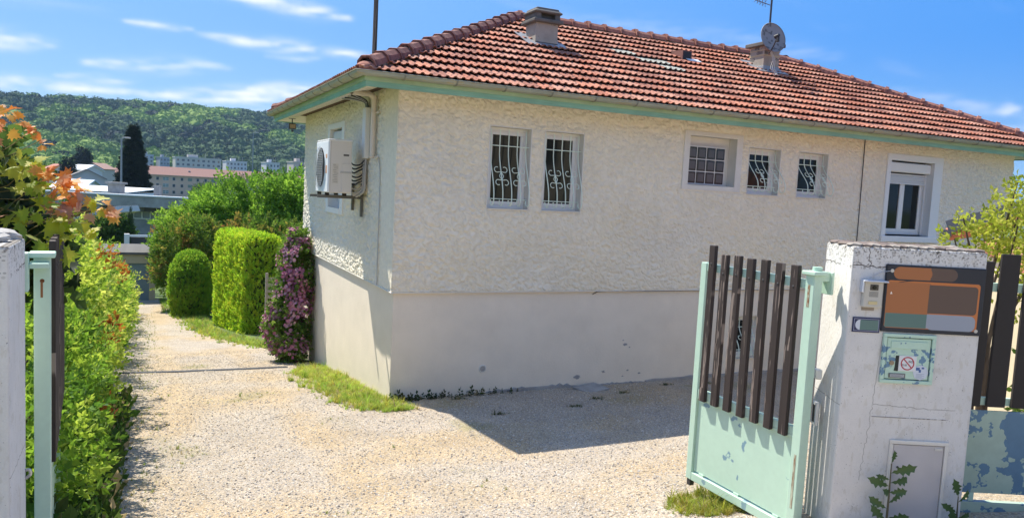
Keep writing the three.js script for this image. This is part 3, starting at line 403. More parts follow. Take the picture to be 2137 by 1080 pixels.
{ // satellite dish on the right chimney
  const d = thing('satellite_dish', 'grey lichen spotted satellite dish strapped to the right chimney', 'satellite dish', [8.47, 6.45, -2.02]);
  const pr = []; for (let i = 0; i <= 10; i++) { const r = .31 * i / 10; pr.push(new THREE.Vector2(r, r * r * .45)); } pr.push(new THREE.Vector2(.316, .05), new THREE.Vector2(.31, .058)); 
  const dg = new THREE.LatheGeometry(pr, 36).rotateX(Math.PI / 2).scale(.9, 1.05, 1);
  const dm = std({ map: tex(512, (u, v) => { const n = pfbm(u, v, 14, 5, 71), k = .9 + .2 * (pfbm(u, v, 5, 4, 72) - .5); return mix3([.27 * k, .27 * k, .275 * k], [.07, .07, .07], .8 * sstep(.56, .66, n)); }), roughness: .7 });
  const dish = M('reflector', uvBox(dg, 1.2), dm, d); dish.rotation.set(-.32, -.2, 0, 'YXZ');
  const bk = plain(.03, .03, .03, .6); M('feed_arm', tube([[-.06, -.3, .02], [-.14, -.22, .2], [-.2, -.06, .36]], .012, 10), bk, d); M('receiver', join(cyl(.045, .03, .1, 0, 0, 0, 12).rotateX(1.3).translate(-.2, -.03, .36), rbox(.05, .1, .06, .01, -.2, -.1, .38)), bk, d); M('mount', join(cyl(.02, .02, .34, .02, -.15, -.06), box(.1, .08, .1, .02, -.18, -.1)), plain(.3, .2, .14), d);
  for (let i = 0; i < 3; i++) M('cable', tube([[.0 + .02 * i, -.25, -.02], [.03 + .03 * i, -.42, .04], [-.02 + .05 * i, -.62, .06], [.06 + .03 * i, -.72, .12], [-.05 - .02 * i, -.76, .2]], .006, 20, 5), plain(.62, .6, .55), d);
  const a = thing('television_aerial', 'thin aerial mast with wire elements behind the satellite dish', 'aerial', [8.98, 5.9, -2.66]);
  M('mast', cyl(.022, .02, 2.6, 0, 1.3, 0, 8), plain(.05, .05, .06, .6), a); const al = plain(.12, .12, .14, .5); const boom = [[-.02, 1.42, -.02], [-.4, 1.5, -.1]];
  M('boom', tube(boom, .009, 2), al, a); for (let i = 0; i < 4; i++) { const t = .35 + i * .2, x = mix(-.02, -.4, t), y = mix(1.42, 1.5, t); M('element', join(tube([[x - .03, y - .06, -.28 * .3], [x + .03, y + .09, .02]], .005, 2), tube([[x + .06, y - .07, -.08], [x - .02, y + .08, -.02]], .005, 2)), al, a); }
  M('boom', tube([[0, 2.35, -.4], [0, 2.35, .5]], .01, 2), al, a); for (let i = 0; i < 7; i++) M('element', tube([[-.22, 2.35, -.38 + i * .14], [.22, 2.35, -.38 + i * .14]], .005, 2), al, a);
}
{ // flood light under the far left corner of the eaves
  const f = thing('flood_light', 'small dark flood light under the far left eave', 'flood light', [-.28, 4.2, -6.95]); M('bracket', join(box(.02, .12, .02, 0, .11, -.03), box(.14, .012, .03, 0, .165, -.03)), darkMetal, f); M('housing', rbox(.15, .12, .08, .012), plain(.05, .045, .04, .5), f); M('lens', rbox(.12, .085, .01, .004, 0, 0, .043), new THREE.MeshPhysicalMaterial({ color: RGB(.4, .3, .2), roughness: .15 }), f); M('sensor', rbox(.05, .05, .05, .015, 0, -.095, .02), darkMetal, f);
}
{ // heat pump on wall brackets
  const a = thing('heat_pump', 'white outdoor heat pump unit on brackets on the left wall', 'heat pump', [0, 0, 0]);
  const body = plain(.74, .73, .70, .45), side = plain(.70, .645, .57, .5), X0 = -.62, X1 = -.27, Y0 = 2.885, Y1 = 3.69, Z0 = -2.36, Z1 = -1.46;
  M('body', rspan(X0 + .012, X1, Y0, Y1 - .01, Z0, Z1, .012, 2), side, a);
  M('lid', rspan(X0 - .004, X1 + .008, Y1 - .02, Y1 + .012, Z0 - .006, Z1 + .006, .01, 2), body, a);
  M('front_panel', rspan(X0 - .012, X0 + .02, Y0 + .005, Y1 - .022, Z0, Z1 + .002, .01, 2), plain(.80, .82, .84, .4), a);
  const fan = group('fan_grille', a, X0 - .014, 3.27, -2.0); M('opening', new THREE.CircleGeometry(.31, 32).rotateY(-Math.PI / 2), plain(.02, .02, .022, .6), fan);
  const bars = []; for (let i = -12; i <= 12; i++) { const w = Math.sqrt(Math.max(.001, .33 ** 2 - (i * .027) ** 2)); bars.push(box(.006, .005, 2 * w, -.02 - .02 * (1 - (i / 12) ** 2), i * .027, 0)); } for (let i = -3; i <= 3; i++) bars.push(box(.006, .64 * Math.sqrt(1 - (i / 4.2) ** 2), .005, -.03, 0, i * .09)); M('bars', join(bars), plain(.5, .52, .53, .5), fan); M('blade', join([0, 1, 2].map((i) => box(.02, .26, .13, -.004, .14, 0).rotateX(i * 2.094))), plain(.12, .12, .12), fan);
  M('cover', rspan(-.42, -.262, Y0 + .01, 3.34, Z1 - .02, Z1 + .012, .008), side, a); M('seam', span(-.595, -.590, Y0 + .02, Y1 - .02, Z1 - .004, Z1 + .0015), plain(.4, .37, .33), a);
  M('handle', rspan(-.40, -.31, 3.45, 3.482, Z1 - .01, Z1 + .002, .008), plain(.12, .11, .1), a); M('handle', rspan(-.44, -.27, 3.19, 3.22, Z1 - .002, Z1 + .016, .006), plain(.5, .47, .43), a);
  M('rating_label', span(-.56, -.47, 3.03, 3.33, Z1 - .002, Z1 + .002), std({ map: canvasTex(64, 160, (x) => { x.fillStyle = '#d3cabb'; x.fillRect(0, 0, 64, 160); x.fillStyle = '#a39a8d'; for (let i = 0; i < 11; i++) x.fillRect(5 + (i % 3) * 6, 6 + i * 14, 30 + (i * 17) % 22, 4); }) }), a);
  for (const [y, w] of [[3.44, .06], [3.24, .12]]) M('sticker', span(X0 - .015, X0 - .011, y - w / 2, y + w / 2, Z1 - .16, Z1 - .06), plain(.62, .33, .2, .6), a);
  M('bracket_arm', join(rspan(-.73, -.02, 2.80, 2.84, -1.735, -1.70, .003), rspan(-.05, -.01, 2.52, 3.05, -1.74, -1.695, .003)), plain(.12, .12, .105, .5), a);
  M('bracket_arm', join(rspan(-.73, -.02, 2.80, 2.84, -2.33, -2.295, .003), rspan(-.05, -.01, 2.6, 3.05, -2.335, -2.29, .003)), plain(.12, .12, .105, .5), a);
  for (const z of [-2.31, -1.717]) for (const x of [-.58, -.31]) M('foot', rspan(x - .03, x + .03, 2.842, 2.884, z - .03, z + .03, .006), plain(.02, .02, .02), a);
  const dk = plain(.02, .02, .022, .6), gr = plain(.42, .40, .36, .6);
  for (let i = 0; i < 8; i++) { const y = 3.38 - i * .062; M('pipe', tube([[-.27, y, -1.62], [-.2, y - .05, -1.6], [-.12, y - .045 + .02 * (i % 3), -1.57], [-.05, y + .03, -1.53]], .012, 14, 6), i > 5 ? gr : dk, a); }
  M('pipe', join(tube([[-.05, 3.46, -1.56], [-.06, 3.1, -1.53], [-.07, 2.95, -1.55], [-.2, 2.86, -1.62]], .025, 20, 8), tube([[-.04, 3.46, -1.5], [-.05, 3.15, -1.48], [-.06, 2.93, -1.5], [-.15, 2.84, -1.6]], .02, 20, 8)), gr, a);
}
// ------------------------------------------------------------------ gate leaves, pillars and what hangs on them
// one leaf: local x runs from the hinge (0) to the free end, slats on the side s of it
function gateLeaf(g, len, y0, ym, y1, nSlat, s, seed, slatTop) {
  const R = mulberry(seed), p = .06;
  M('hinge_post', uvBox(rspan(-.035, .035, y0 - .35 * 0, y1 + .03, -.035, .035, .005)), mintPlain, g);
  M('post_cap', uvBox(rspan(-.055, .055, y1 + .03, y1 + .055, -.055, .055, .006)), mintPlain, g);
  M('free_post', uvBox(rspan(len - p, len, y0, y1, -.025, .025, .004)), mintPlain, g);
  M('top_rail', uvBox(rspan(.036, len - p - .001, y1 - .06, y1 - .004, -.02, .02, .003)), mintPlain, g);
  M('middle_rail', uvBox(rspan(.036, len - p - .001, ym + .005, ym + .06, -.02, .02, .003)), mintPlain, g);
  M('bottom_rail', uvBox(rspan(.036, len - p - .001, y0, y0 + .06, -.025, .025, .004)), mintPlain, g);
  M('panel', uvBox(span(.037, len - p - .002, y0 + .075, ym + .004, -.006, .006), .8), mintMat, g);
  M('edge_strip', uvBox(join(span(.037, len - p - .002, ym - .012, ym + .004, s > 0 ? .0065 : -.02, s > 0 ? .02 : -.0065))), mintPlain, g);
  for (let i = 0; i < 3; i++) { const x = .12 + (len - .3) * i / 2; M('lug', span(x, x + .05, y0 + .06, y0 + .076, -.012, .012), mintPlain, g); }
  M('foot_stop', rspan(len - .05, len - .01, y0 - .05, y0 - .001, -.02, .02, .004), darkMetal, g);
  const gap = (len - p - .035 - .03) / nSlat;
  for (let i = 0; i < nSlat; i++) {
    const w = (s > 0 ? .075 : .062) + .004 * R(), x = .05 + gap * (i + .5), b = new RoundedBoxGeometry(w, slatTop(i) - ym + .012, .030, 1, .005); const uv = b.attributes.uv, pos = b.attributes.position; for (let k = 0; k < uv.count; k++) uv.setXY(k, pos.getX(k) * 2.2 + .37 * i, pos.getY(k) * .55 + .21 * i);
    const m = M('slat', b, slatMats[Math.floor(R() * 4)], g, x, (slatTop(i) + ym - .012) / 2, s * (.021 + .016)); m.rotation.z = (R() - .5) * .012;
    M('bolt', new THREE.SphereGeometry(.008, 8, 5).scale(1, 1, .5), darkMetal, m, 0, (slatTop(i) - ym) / 2 - .13, s * .0155);
  }
}
{
  const g = thing('gate_leaf', 'open mint green gate leaf with dark slats beside the mailbox pillar', 'gate', [.65, 0, 6.88], Math.PI / 2);
  gateLeaf(g, 1.05, .965, 1.605, 2.61, 7, -1, 3, (i) => 2.69 + .03 * Math.abs(N(i * 2.3, 1)) + (i === 6 ? .05 : 0));
  M('hinge', join(rspan(-.03, .03, 2.60, 2.66, .0, .12, .006), rspan(-.05, .05, 2.52, 2.66, .10, .118, .004), cyl(.03, .03, .05, 0, 2.665, .02)), mintPlain, g);
  M('rust_streak', span(-.012, .006, 1.15, 1.5, -.0362, -.0352), std({ map: tex(64, (u, v) => mix3([.19, .075, .03], [.5, .55, .42], sstep(.35, .7, pfbm(u, v, 8, 3, 2)))), roughness: .9 }), g);
  M('rust_streak', span(-.006, .012, 2.44, 2.58, -.0362, -.0352), std({ map: tex(64, (u, v) => mix3([.22, .08, .025], [.45, .5, .38], sstep(.4, .75, pfbm(u, v, 8, 3, 12)))), roughness: .9 }), g);
  const l = thing('gate_leaf', 'open mint green gate leaf seen edge on by the crumbling left pillar', 'gate', [-3.545, 0, 6.1], 93.4 * D2R);
  gateLeaf(l, 1.62, .80, 1.60, 2.60, 10, 1, 8, (i) => 2.70 + .02 * N(i * 1.9, 4));
  M('hinge', join(rspan(-.10, .03, 2.585, 2.61, -.05, .03, .004), rspan(-.13, -.05, 2.48, 2.66, -.075, -.05, .004)), mintPlain, l);
  M('rust_mark', new THREE.CircleGeometry(.01, 10).rotateY(-Math.PI / 2).translate(-.0355, 2.52, .0), plain(.16, .06, .02, 1), l);
  M('rust_mark', span(-.0358, -.0352, 2.44, 2.515, -.007, .003), plain(.26, .12, .05, 1), l);
}
// crumbling white render with cracks, drawn as the stains and cracks they are
const pillarTex = canvasTex(1024, 2048, (x, w, h) => {
  const R = mulberry(77); const im = x.createImageData(w, h), d = im.data;
  for (let j = 0; j < h; j++) for (let i = 0; i < w; i++) { const u = i / w, v = j / h, n = pfbm(u, v * 2, 8, 5, 81), f = pnoise(u * 256, v * 512, 512, 82), s = pfbm(u * 2, v * 2, 16, 4, 83); let k = .93 + .16 * (n - .5) + .06 * (f - .5); let c = [.71 * k, .695 * k, .665 * k]; c = mix3(c, [.46, .42, .33], .3 * sstep(.60, .74, s)); const o = (j * w + i) * 4; d[o] = toS(c[0]) * 255; d[o + 1] = toS(c[1]) * 255; d[o + 2] = toS(c[2]) * 255; d[o + 3] = 255; }
  x.putImageData(im, 0, 0);
  for (let i = 0; i < 900; i++) { x.fillStyle = `rgba(40,36,32,${.25 + .55 * R()})`; x.beginPath(); x.ellipse(R() * w, R() * h, .8 + 3.2 * R() * R(), .8 + 2.6 * R() * R(), R() * 3, 0, 6.3); x.fill(); }
  for (let k = 0; k < 14; k++) { const cx = R() * w, cy = R() * h; for (let i = 0; i < 26; i++) { x.fillStyle = `rgba(45,42,38,${.3 + .4 * R()})`; x.fillRect(cx + 34 * (R() + R() - 1), cy + 60 * (R() + R() - 1), 1 + 4 * R(), 1 + 3 * R()); } }
  // dark growth under the coping
  for (let i = 0; i < 700; i++) { const y = Math.pow(R(), 2.5) * 150; x.fillStyle = `rgba(58,52,44,${.10 + .25 * R()})`; x.beginPath(); x.ellipse(R() * w, y, 2 + 8 * R(), 2 + 12 * R() * R(), 0, 0, 6.3); x.fill(); }
  const crack = (pts, lw, a = .8) => { for (let t = 0; t < 3; t++) { x.strokeStyle = `rgba(48,42,38,${a})`; x.lineWidth = lw * .7 * (1 - t * .3); x.beginPath(); pts.forEach(([u, v], i) => { const px = u * w + (R() - .5) * 6, py = v * h + (R() - .5) * 6; i ? x.lineTo(px, py) : x.moveTo(px, py); }); x.stroke(); } };
  const jag = (u0, v0, u1, v1, n, s) => Array.from({ length: n + 1 }, (_, i) => [mix(u0, u1, i / n) + (R() - .5) * s, mix(v0, v1, i / n) + (R() - .5) * s * .4]);
  crack(jag(0, .062, .55, .068, 20, .02), 5, .75); crack(jag(.02, .058, .3, .07, 16, .04), 3, .5); crack(jag(.26, .30, .235, .535, 18, .008), 3, .4); crack(jag(.235, .535, .83, .545, 24, .012), 3, .4); crack(jag(.235, .54, .19, .8, 30, .02), 3, .35); crack(jag(.11, .01, .13, .06, 6, .02), 4, .7); crack(jag(.6, .0, .58, .04, 6, .02), 3, .5);
});
const pillarMat = std({ map: pillarTex, roughness: .95, bumpMap: renderBump, bumpScale: .002 });
function pillarGeo(w, h, d, yTop) { // uv over each face, top of the picture at the top of the pillar
  const g = new RoundedBoxGeometry(w, h, d, 3, .012).toNonIndexed(), p = g.attributes.position, uv = g.attributes.uv, n = g.attributes.normal; for (let i = 0; i < p.count; i++) { const side = Math.abs(n.getX(i)) > .7; uv.setXY(i, side ? .5 + p.getZ(i) / .85 : p.getX(i) / .85 + .476, 1 + (p.getY(i) - h / 2) / 1.79); }
  return g.translate(0, yTop - h / 2, 0);
}
function coping(parent, w, d, y, seed) { // flat crumbling pieces bedded on top, dark with moss
  const R = mulberry(seed), mats = [plain(.20, .16, .14, 1), plain(.28, .25, .22, 1), plain(.13, .10, .09, 1)]; const n = Math.round(w / .055);
  for (let i = 0; i < n; i++) for (let k = 0; k < 3; k++) { const g = new THREE.DodecahedronGeometry(1, 0), p = g.attributes.position; for (let q = 0; q < p.count; q++) p.setXYZ(q, p.getX(q) * (1 + .2 * N(p.getX(q) * 3 + i, p.getY(q) * 3 + k)), p.getY(q), p.getZ(q)); g.scale(.032 + .02 * R(), .008 + .011 * R(), d / 6 * (.85 + .4 * R())).rotateY(R() * .6); M('coping_piece', g, mats[Math.floor(R() * 3)], parent, -w / 2 + (i + .5) / n * w, y + .004, -d / 2 + (k + .5) * d / 3); }
}
const PW = .81, PD = .40, PA = -25.36 * D2R;
const pil = thing('gate_pillar', 'white rendered gate pillar carrying the mailbox and the orange sign', 'pillar', [.737 + .904 * PW / 2 + .428 * PD / 2, 0, 7.079 + .428 * PW / 2 - .904 * PD / 2], PA);
M('shaft', pillarGeo(PW, 2.1, PD, 2.838), pillarMat, pil); coping(pil, PW - .02, PD - .02, 2.84, 5);
M('plaster_lip', uvBox(rspan(-PW / 2 + .2, PW / 2 - .14, 1.803, 1.809, PD / 2 - .01, PD / 2 + .003, .002)), pillarMat, pil);
const onPil = (u, y, dz = 0) => { const a = V3(u - PW / 2, y, PD / 2 + dz).applyEuler(new THREE.Euler(0, PA, 0)).add(V3(pil.position.x, 0, pil.position.z)); return [a.x, a.y, a.z]; };
{ // things on the pillar's front: each its own thing, local frame at its lower left corner
  const at = (name, label, cat, u, y) => thing(name, label, cat, onPil(u, y), PA);
  const s = at('business_sign', 'orange and brown sign plate with dark border on the pillar', 'sign', .20, 2.335);
  M('plate', rspan(0, .605, 0, .408, .001, .012, .006, 2), plain(.012, .017, .028, .45), s);
  const st = canvasTex(1024, 690, (x, w, h) => { x.fillStyle = '#1d2330'; x.fillRect(0, 0, w, h); const rr = (a, b, c, d, r, col) => { x.fillStyle = col; x.beginPath(); x.moveTo(a + r, b); x.arcTo(a + c, b, a + c, b + d, r); x.arcTo(a + c, b + d, a, b + d, r); x.arcTo(a, b + d, a, b, r); x.arcTo(a, b, a + c, b, r); x.fill(); }; rr(14, 155, 970, 500, 30, '#c2723a'); rr(95, 10, 640, 130, 65, '#5d4a42'); rr(70, 10, 400, 130, 65, '#a5673d'); x.fillRect(300, 10, 155, 130); rr(14, 170, 460, 480, 24, '#a5673d'); rr(455, 185, 510, 300, 40, '#5b4941'); x.fillRect(455, 185, 60, 300); rr(20, 500, 440, 150, 10, '#587670'); rr(455, 495, 510, 165, 60, '#949ba8'); x.fillRect(455, 495, 100, 150); x.fillStyle = '#1d2330'; x.beginPath(); x.moveTo(130, 172); x.quadraticCurveTo(220, 146, 320, 152); x.quadraticCurveTo(220, 160, 130, 176); x.fill(); x.fillStyle = '#efe6dc'; x.beginPath(); x.moveTo(50, 300); x.lineTo(75, 300); x.lineTo(62, 270); x.fill(); });
  M('print', new THREE.PlaneGeometry(.592, .395).translate(.3025, .204, .0145), std({ map: st, roughness: .45 }), s);
  for (const [x, y] of [[.035, .37], [.572, .03]]) M('screw', cyl(.011, .011, .006, 0, 0, 0, 12).rotateX(Math.PI / 2), plain(.5, .5, .5, .4, { metalness: .6 }), s, x, y, .016);
  M('wire', tube([[.035, .37, .018], [-.03, .355, .012], [-.09, .32, .004]], .002, 8, 4), plain(.5, .5, .52), s);

  const nb = at('number_plate', 'small navy blue enamel number plate left of the orange sign', 'number plate', .03, 2.322);
  M('plate', rspan(0, .168, 0, .092, .001, .006, .004, 2), plain(.02, .03, .10, .25), nb);
  M('print', new THREE.PlaneGeometry(.158, .082).translate(.084, .046, .0075), std({ roughness: .3, map: canvasTex(256, 132, (x) => { x.fillStyle = '#1a2150'; x.fillRect(0, 0, 256, 132); x.strokeStyle = '#c8cfdc'; x.lineWidth = 3; x.strokeRect(8, 8, 240, 116); x.fillStyle = '#c9cfd9'; x.beginPath(); x.ellipse(66, 66, 46, 50, 0, 0, 6.3); x.fill(); x.fillStyle = '#5a7873'; x.fillRect(66, 18, 180, 98); }) }), nb);

  const ic = at('intercom', 'beige door intercom with camera and speaker slots on the pillar', 'intercom', .068, 2.478);
  M('housing', rspan(0, .115, 0, .155, .001, .035, .008, 3), plain(.52, .50, .44, .5), ic); M('rain_hood', join(rspan(-.012, .135, .155, .165, 0, .06, .004), rspan(-.012, -.004, .09, .156, 0, .045, .002)), plain(.55, .58, .63, .4), ic);
  M('camera_window', rspan(.035, .085, .105, .14, .034, .038, .004), plain(.06, .055, .05, .3), ic); M('camera_lens', cyl(.013, .011, .006, 0, 0, 0, 16).rotateX(Math.PI / 2).translate(.06, .1225, .04), plain(.01, .01, .01, .1), ic);
  for (let i = 0; i < 6; i++) M('speaker_slot', span(.033, .087, .066 + i * .0055, .0685 + i * .0055, .0345, .0358), plain(.16, .15, .13), ic);
  M('name_button', rspan(.032, .086, .02, .04, .034, .039, .003), plain(.62, .52, .28, .5), ic); M('old_bracket', span(.01, .085, -.022, -.001, .001, .004), plain(.30, .26, .22, .8), ic);

  const mb = at('mailbox', 'peeling mint green mailbox with no advertising sticker set in the pillar', 'mailbox', .222, 2.022);
  const mm = std({ map: greenTex(.665, 24, 1), roughness: .5 }); const W = .318, H = .304;
  for (const [a, b, c, d] of [[0, W, H - .022, H], [0, W, 0, .022], [0, .022, .022, H - .022], [W - .022, W, .022, H - .022]]) M('frame', uvBox(rspan(a, b, c, d, .001, .022, .003), 2), mm, mb);
  M('shadow_gap', span(.02, W - .02, .02, H - .02, .001, .004), plain(.02, .03, .025), mb);
  M('door', uvBox(rspan(.027, W - .027, .027, H - .027, .004, .014, .003), 2), mm, mb); M('slot_flap', uvBox(rspan(.05, W - .05, H - .09, H - .045, .014, .019, .002), 2.3), mm, mb);
  M('lock', join(cyl(.014, .014, .008, 0, 0, 0, 16).rotateX(Math.PI / 2).translate(.062, .125, .017)), plain(.30, .24, .17, .5, { metalness: .5 }), mb);
  M('torn_tape', (() => { const sh = new THREE.Shape(); [[.085, .17], [.115, .172], [.112, .11], [.118, .085], [.1, .075], [.08, .078], [.084, .1]].forEach(([a, b], i) => i ? sh.lineTo(a, b) : sh.moveTo(a, b)); return new THREE.ExtrudeGeometry(sh, { depth: .002, bevelEnabled: false }).translate(0, 0, .0142); })(), plain(.015, .02, .018, .6), mb);
  M('no_advertising_sticker', span(.105, .212, .078, .172, .0143, .017), std({ roughness: .5, color: RGB(.72, .72, .72) }), mb);
  M('sticker_print', new THREE.PlaneGeometry(.105, .092).translate(.1585, .125, .0178), std({ roughness: .5, map: canvasTex(256, 224, (x) => { x.fillStyle = '#d9dbdc'; x.fillRect(0, 0, 256, 224); x.fillStyle = '#1c1d22'; x.font = 'bold 46px sans-serif'; x.save(); x.rotate(.05); x.fillText('NO', 142, 92); x.font = 'bold 38px sans-serif'; x.fillText('PUB', 52, 146); x.restore(); x.strokeStyle = '#a82434'; x.lineWidth = 17; x.beginPath(); x.arc(128, 112, 92, 0, 6.3); x.stroke(); x.beginPath(); x.moveTo(66, 44); x.lineTo(192, 178); x.stroke(); }) }), mb);
  M('round_sticker', cyl(.047, .047, .002, 0, 0, 0, 8).rotateX(Math.PI / 2).translate(.243, .072, .0155), std({ color: RGB(.62, .66, .72), roughness: .4 }), mb);
  M('sticker_print', new THREE.CircleGeometry(.044, 20).translate(.243, .072, .0172), std({ roughness: .4, map: canvasTex(128, 128, (x) => { x.fillStyle = '#c6ced9'; x.fillRect(0, 0, 128, 128); x.fillStyle = '#3f5f96'; x.fillRect(20, 18, 34, 26); x.fillRect(46, 36, 20, 26); x.fillRect(70, 14, 22, 16); x.fillStyle = '#8a97ab'; for (let i = 0; i < 5; i++) x.fillRect(24, 74 + i * 9, 74 - (i % 2) * 20, 3); }) }), mb);
  M('name_plate', rspan(.05, .152, .034, .062, .014, .019, .002), plain(.14, .15, .15, .4, { metalness: .4 }), mb);
  M('name_card', new THREE.PlaneGeometry(.085, .018).translate(.101, .048, .0195), std({ map: canvasTex(128, 28, (x) => { x.fillStyle = '#a9adb0'; x.fillRect(0, 0, 128, 28); x.fillStyle = '#5c6166'; for (let i = 0; i < 9; i++) x.fillRect(6 + i * 13, 7 + (i % 2) * 2, 9, 4); x.fillRect(10, 17, 96, 3); }) }), mb);

  const mc = at('meter_cabinet', 'grey meter cabinet door set low in the gate pillar', 'cabinet', .325, 1.10);
  const gm = std({ map: tex(256, (u, v) => { const k = .93 + .16 * (pfbm(u, v, 7, 5, 91) - .5); return [.56 * k, .53 * k, .52 * k]; }), roughness: .6 });
  for (const [a, b, c, d] of [[0, .36, .545, .57], [0, .022, 0, .545], [.338, .36, 0, .545]]) M('frame', uvBox(rspan(a, b, c, d, .001, .016, .004)), trimMat, mc);
  M('door', uvBox(rspan(.026, .334, 0, .541, .002, .010, .004)), gm, mc); M('latch', rspan(.275, .325, .515, .532, .010, .014, .002), plain(.6, .58, .53), mc); M('lock', cyl(.007, .007, .004, 0, 0, 0, 12).rotateX(Math.PI / 2).translate(.06, .40, .012), plain(.05, .05, .05), mc);

  const gs = thing('gate_sensor', 'small white sensor on the inner face of the pillar', 'sensor', [.80, 2.0, 6.86], PA); M('housing', join(rspan(-.04, .0, -.03, .035, -.03, .03, .01, 2)), plain(.72, .72, .70, .5), gs);
  const kp = thing('latch_plate', 'small white latch plate with dark slot on the pillar side', 'latch plate', [.82, 1.74, 6.84], PA); M('plate', rspan(-.022, -.001, -.075, .075, -.03, .03, .003), plain(.7, .7, .68, .5), kp); M('slot', span(-.026, -.0225, -.055, .055, -.012, .012), plain(.01, .01, .01), kp);
}
{ // pedestrian gate to the right of the pillar
  const g = thing('pedestrian_gate', 'narrow gate of dark slats over a blue peeling panel right of pillar', 'gate', onPil(.83, 0, -.17), PA);
  const peel = std({ map: tex(1024, (u, v) => { const n = pfbm(u, v, 6, 6, 101), k = .92 + .16 * (pfbm(u, v, 20, 3, 103) - .5); const t = n + .16 * (pfbm(u, v, 40, 5, 105) - .5); return t > .487 ? [.115 * k, .225 * k, .33 * k] : [.40 * k, .52 * k, .43 * k]; }), roughness: .55 });
  M('panel', (() => { const b = span(0, 1.1, 1.30, 1.835, -.008, .008), p = b.attributes.position, uv = b.attributes.uv; for (let i = 0; i < p.count; i++) uv.setXY(i, p.getX(i) / .9 + .1, (p.getY(i) - 1.3) / .9); return b; })(), peel, g);
  M('top_rail', rspan(.0, 1.1, 2.59, 2.645, -.045, -.015, .003), mintPlain, g); M('middle_rail', rspan(.0, 1.1, 1.865, 1.915, -.045, -.015, .003), mintPlain, g); M('bottom_rail', uvBox(rspan(.0, 1.1, 1.17, 1.245, -.02, .02, .003)), peel, g);
  for (const x of [.12, .6, 1.0]) M('lug', span(x, x + .03, 1.246, 1.299, -.01, .01), mintPlain, g);
  for (let i = 0; i < 6; i++) { const x = .012 + i * .158, t = 2.78 + (i % 2) * .05; const b = new RoundedBoxGeometry(.118, t - 1.86, .022, 1, .004); const uv = b.attributes.uv, p = b.attributes.position; for (let k = 0; k < uv.count; k++) uv.setXY(k, p.getX(k) * 2 + i * .3, p.getY(k) * .55); M('slat', b, plain(.022, .018, .017, .7), g, x + .059, (t + 1.86) / 2, 0); }
  M('post', rspan(1.08, 1.14, 1.1, 2.65, -.03, .03, .004), mintPlain, g);
}
{ // left pillar
  const l = thing('gate_pillar', 'crumbling white gate pillar at the left edge', 'pillar', [-3.6 - .38, 0, 6.45]);
  M('shaft', pillarGeo(.76, 2.3, .45, 2.73), pillarMat, l); 
  const R = mulberry(15), cm = std({ map: concreteTex, roughness: 1, color: RGB(1.3, 1.28, 1.25) }); for (let i = 0; i < 9; i++) { const g = new THREE.DodecahedronGeometry(.06, 1), p = g.attributes.position; for (let q = 0; q < p.count; q++) { const k = 1 + .35 * N(p.getX(q) * 18 + i, p.getY(q) * 18, p.getZ(q) * 18); p.setXYZ(q, p.getX(q) * k * 1.5, p.getY(q) * k * .55, p.getZ(q) * k * 1.3); } g.computeVertexNormals(); M('coping_piece', uvBox(g), cm, l, .31 - (i % 3) * .15 - .1 * R(), 2.745 + .03 * (i > 4), -.15 + Math.floor(i / 3) * .14); }
  M('handle', tube([[.375, 1.64, -.2], [.395, 1.645, -.2], [.40, 1.62, -.2], [.375, 1.60, -.2]], .008, 10), plain(.5, .5, .5, .3, { metalness: .7 }), l);
}
{ // drain across the drive, loose slab by the wall
  const pts = []; for (let i = 0; i <= 24; i++) { const x = mix(-3.55, -.62, i / 24); pts.push(x); } const zz = (x) => -5.05 + .12 * (x + 3.5); const d = thing('drain_channel', 'thin dark drain grating laid across the gravel drive', 'drain', [0, 0, 0]);
  const pos = [], idx = []; pts.forEach((x, i) => { for (const [dz, dy] of [[.055, 0], [.05, .018], [-.05, .018], [-.055, 0]]) pos.push(x, gy(x, zz(x)) + .012 + dy, zz(x) + dz); if (i) { const a = (i - 1) * 4; for (let k = 0; k < 3; k++) idx.push(a + k, a + 4 + k, a + k + 1, a + k + 1, a + 4 + k, a + 5 + k); } }); const g = new THREE.BufferGeometry(); g.setAttribute('position', new THREE.Float32BufferAttribute(pos, 3)); g.setIndex(idx); g.computeVertexNormals(); M('channel', g, plain(.02, .025, .035, .7), d);
  const gr = []; for (let i = 0; i < 90; i++) { const x = mix(-3.5, -.66, i / 89); gr.push(box(.008, .006, .09, x, gy(x, zz(x)) + .034, zz(x))); } const gm = M('grating', join(gr), plain(.07, .075, .085, .5, { metalness: .5 }), d); gm.userData.kind = 'stuff';
  const sg = rbox(.46, .035, .36, .008, 0, 0, 0, 2); const sl = solo('paving_slab', uvBox(sg), concreteMat, 'loose grey paving slab lying against the foot of the wall', 'slab', null, [3.22, gy(3.2, .25) + .03, .26]); sl.rotation.set(.04, .25, .03);
}
// ------------------------------------------------------------------ vegetation
const leafMat = new THREE.MeshPhysicalMaterial({ color: 0xffffff, roughness: .92, transmission: .55, thickness: 0, specularIntensity: .3, side: THREE.DoubleSide });
const needleMat = std({ color: 0xffffff, roughness: .9, side: THREE.DoubleSide });
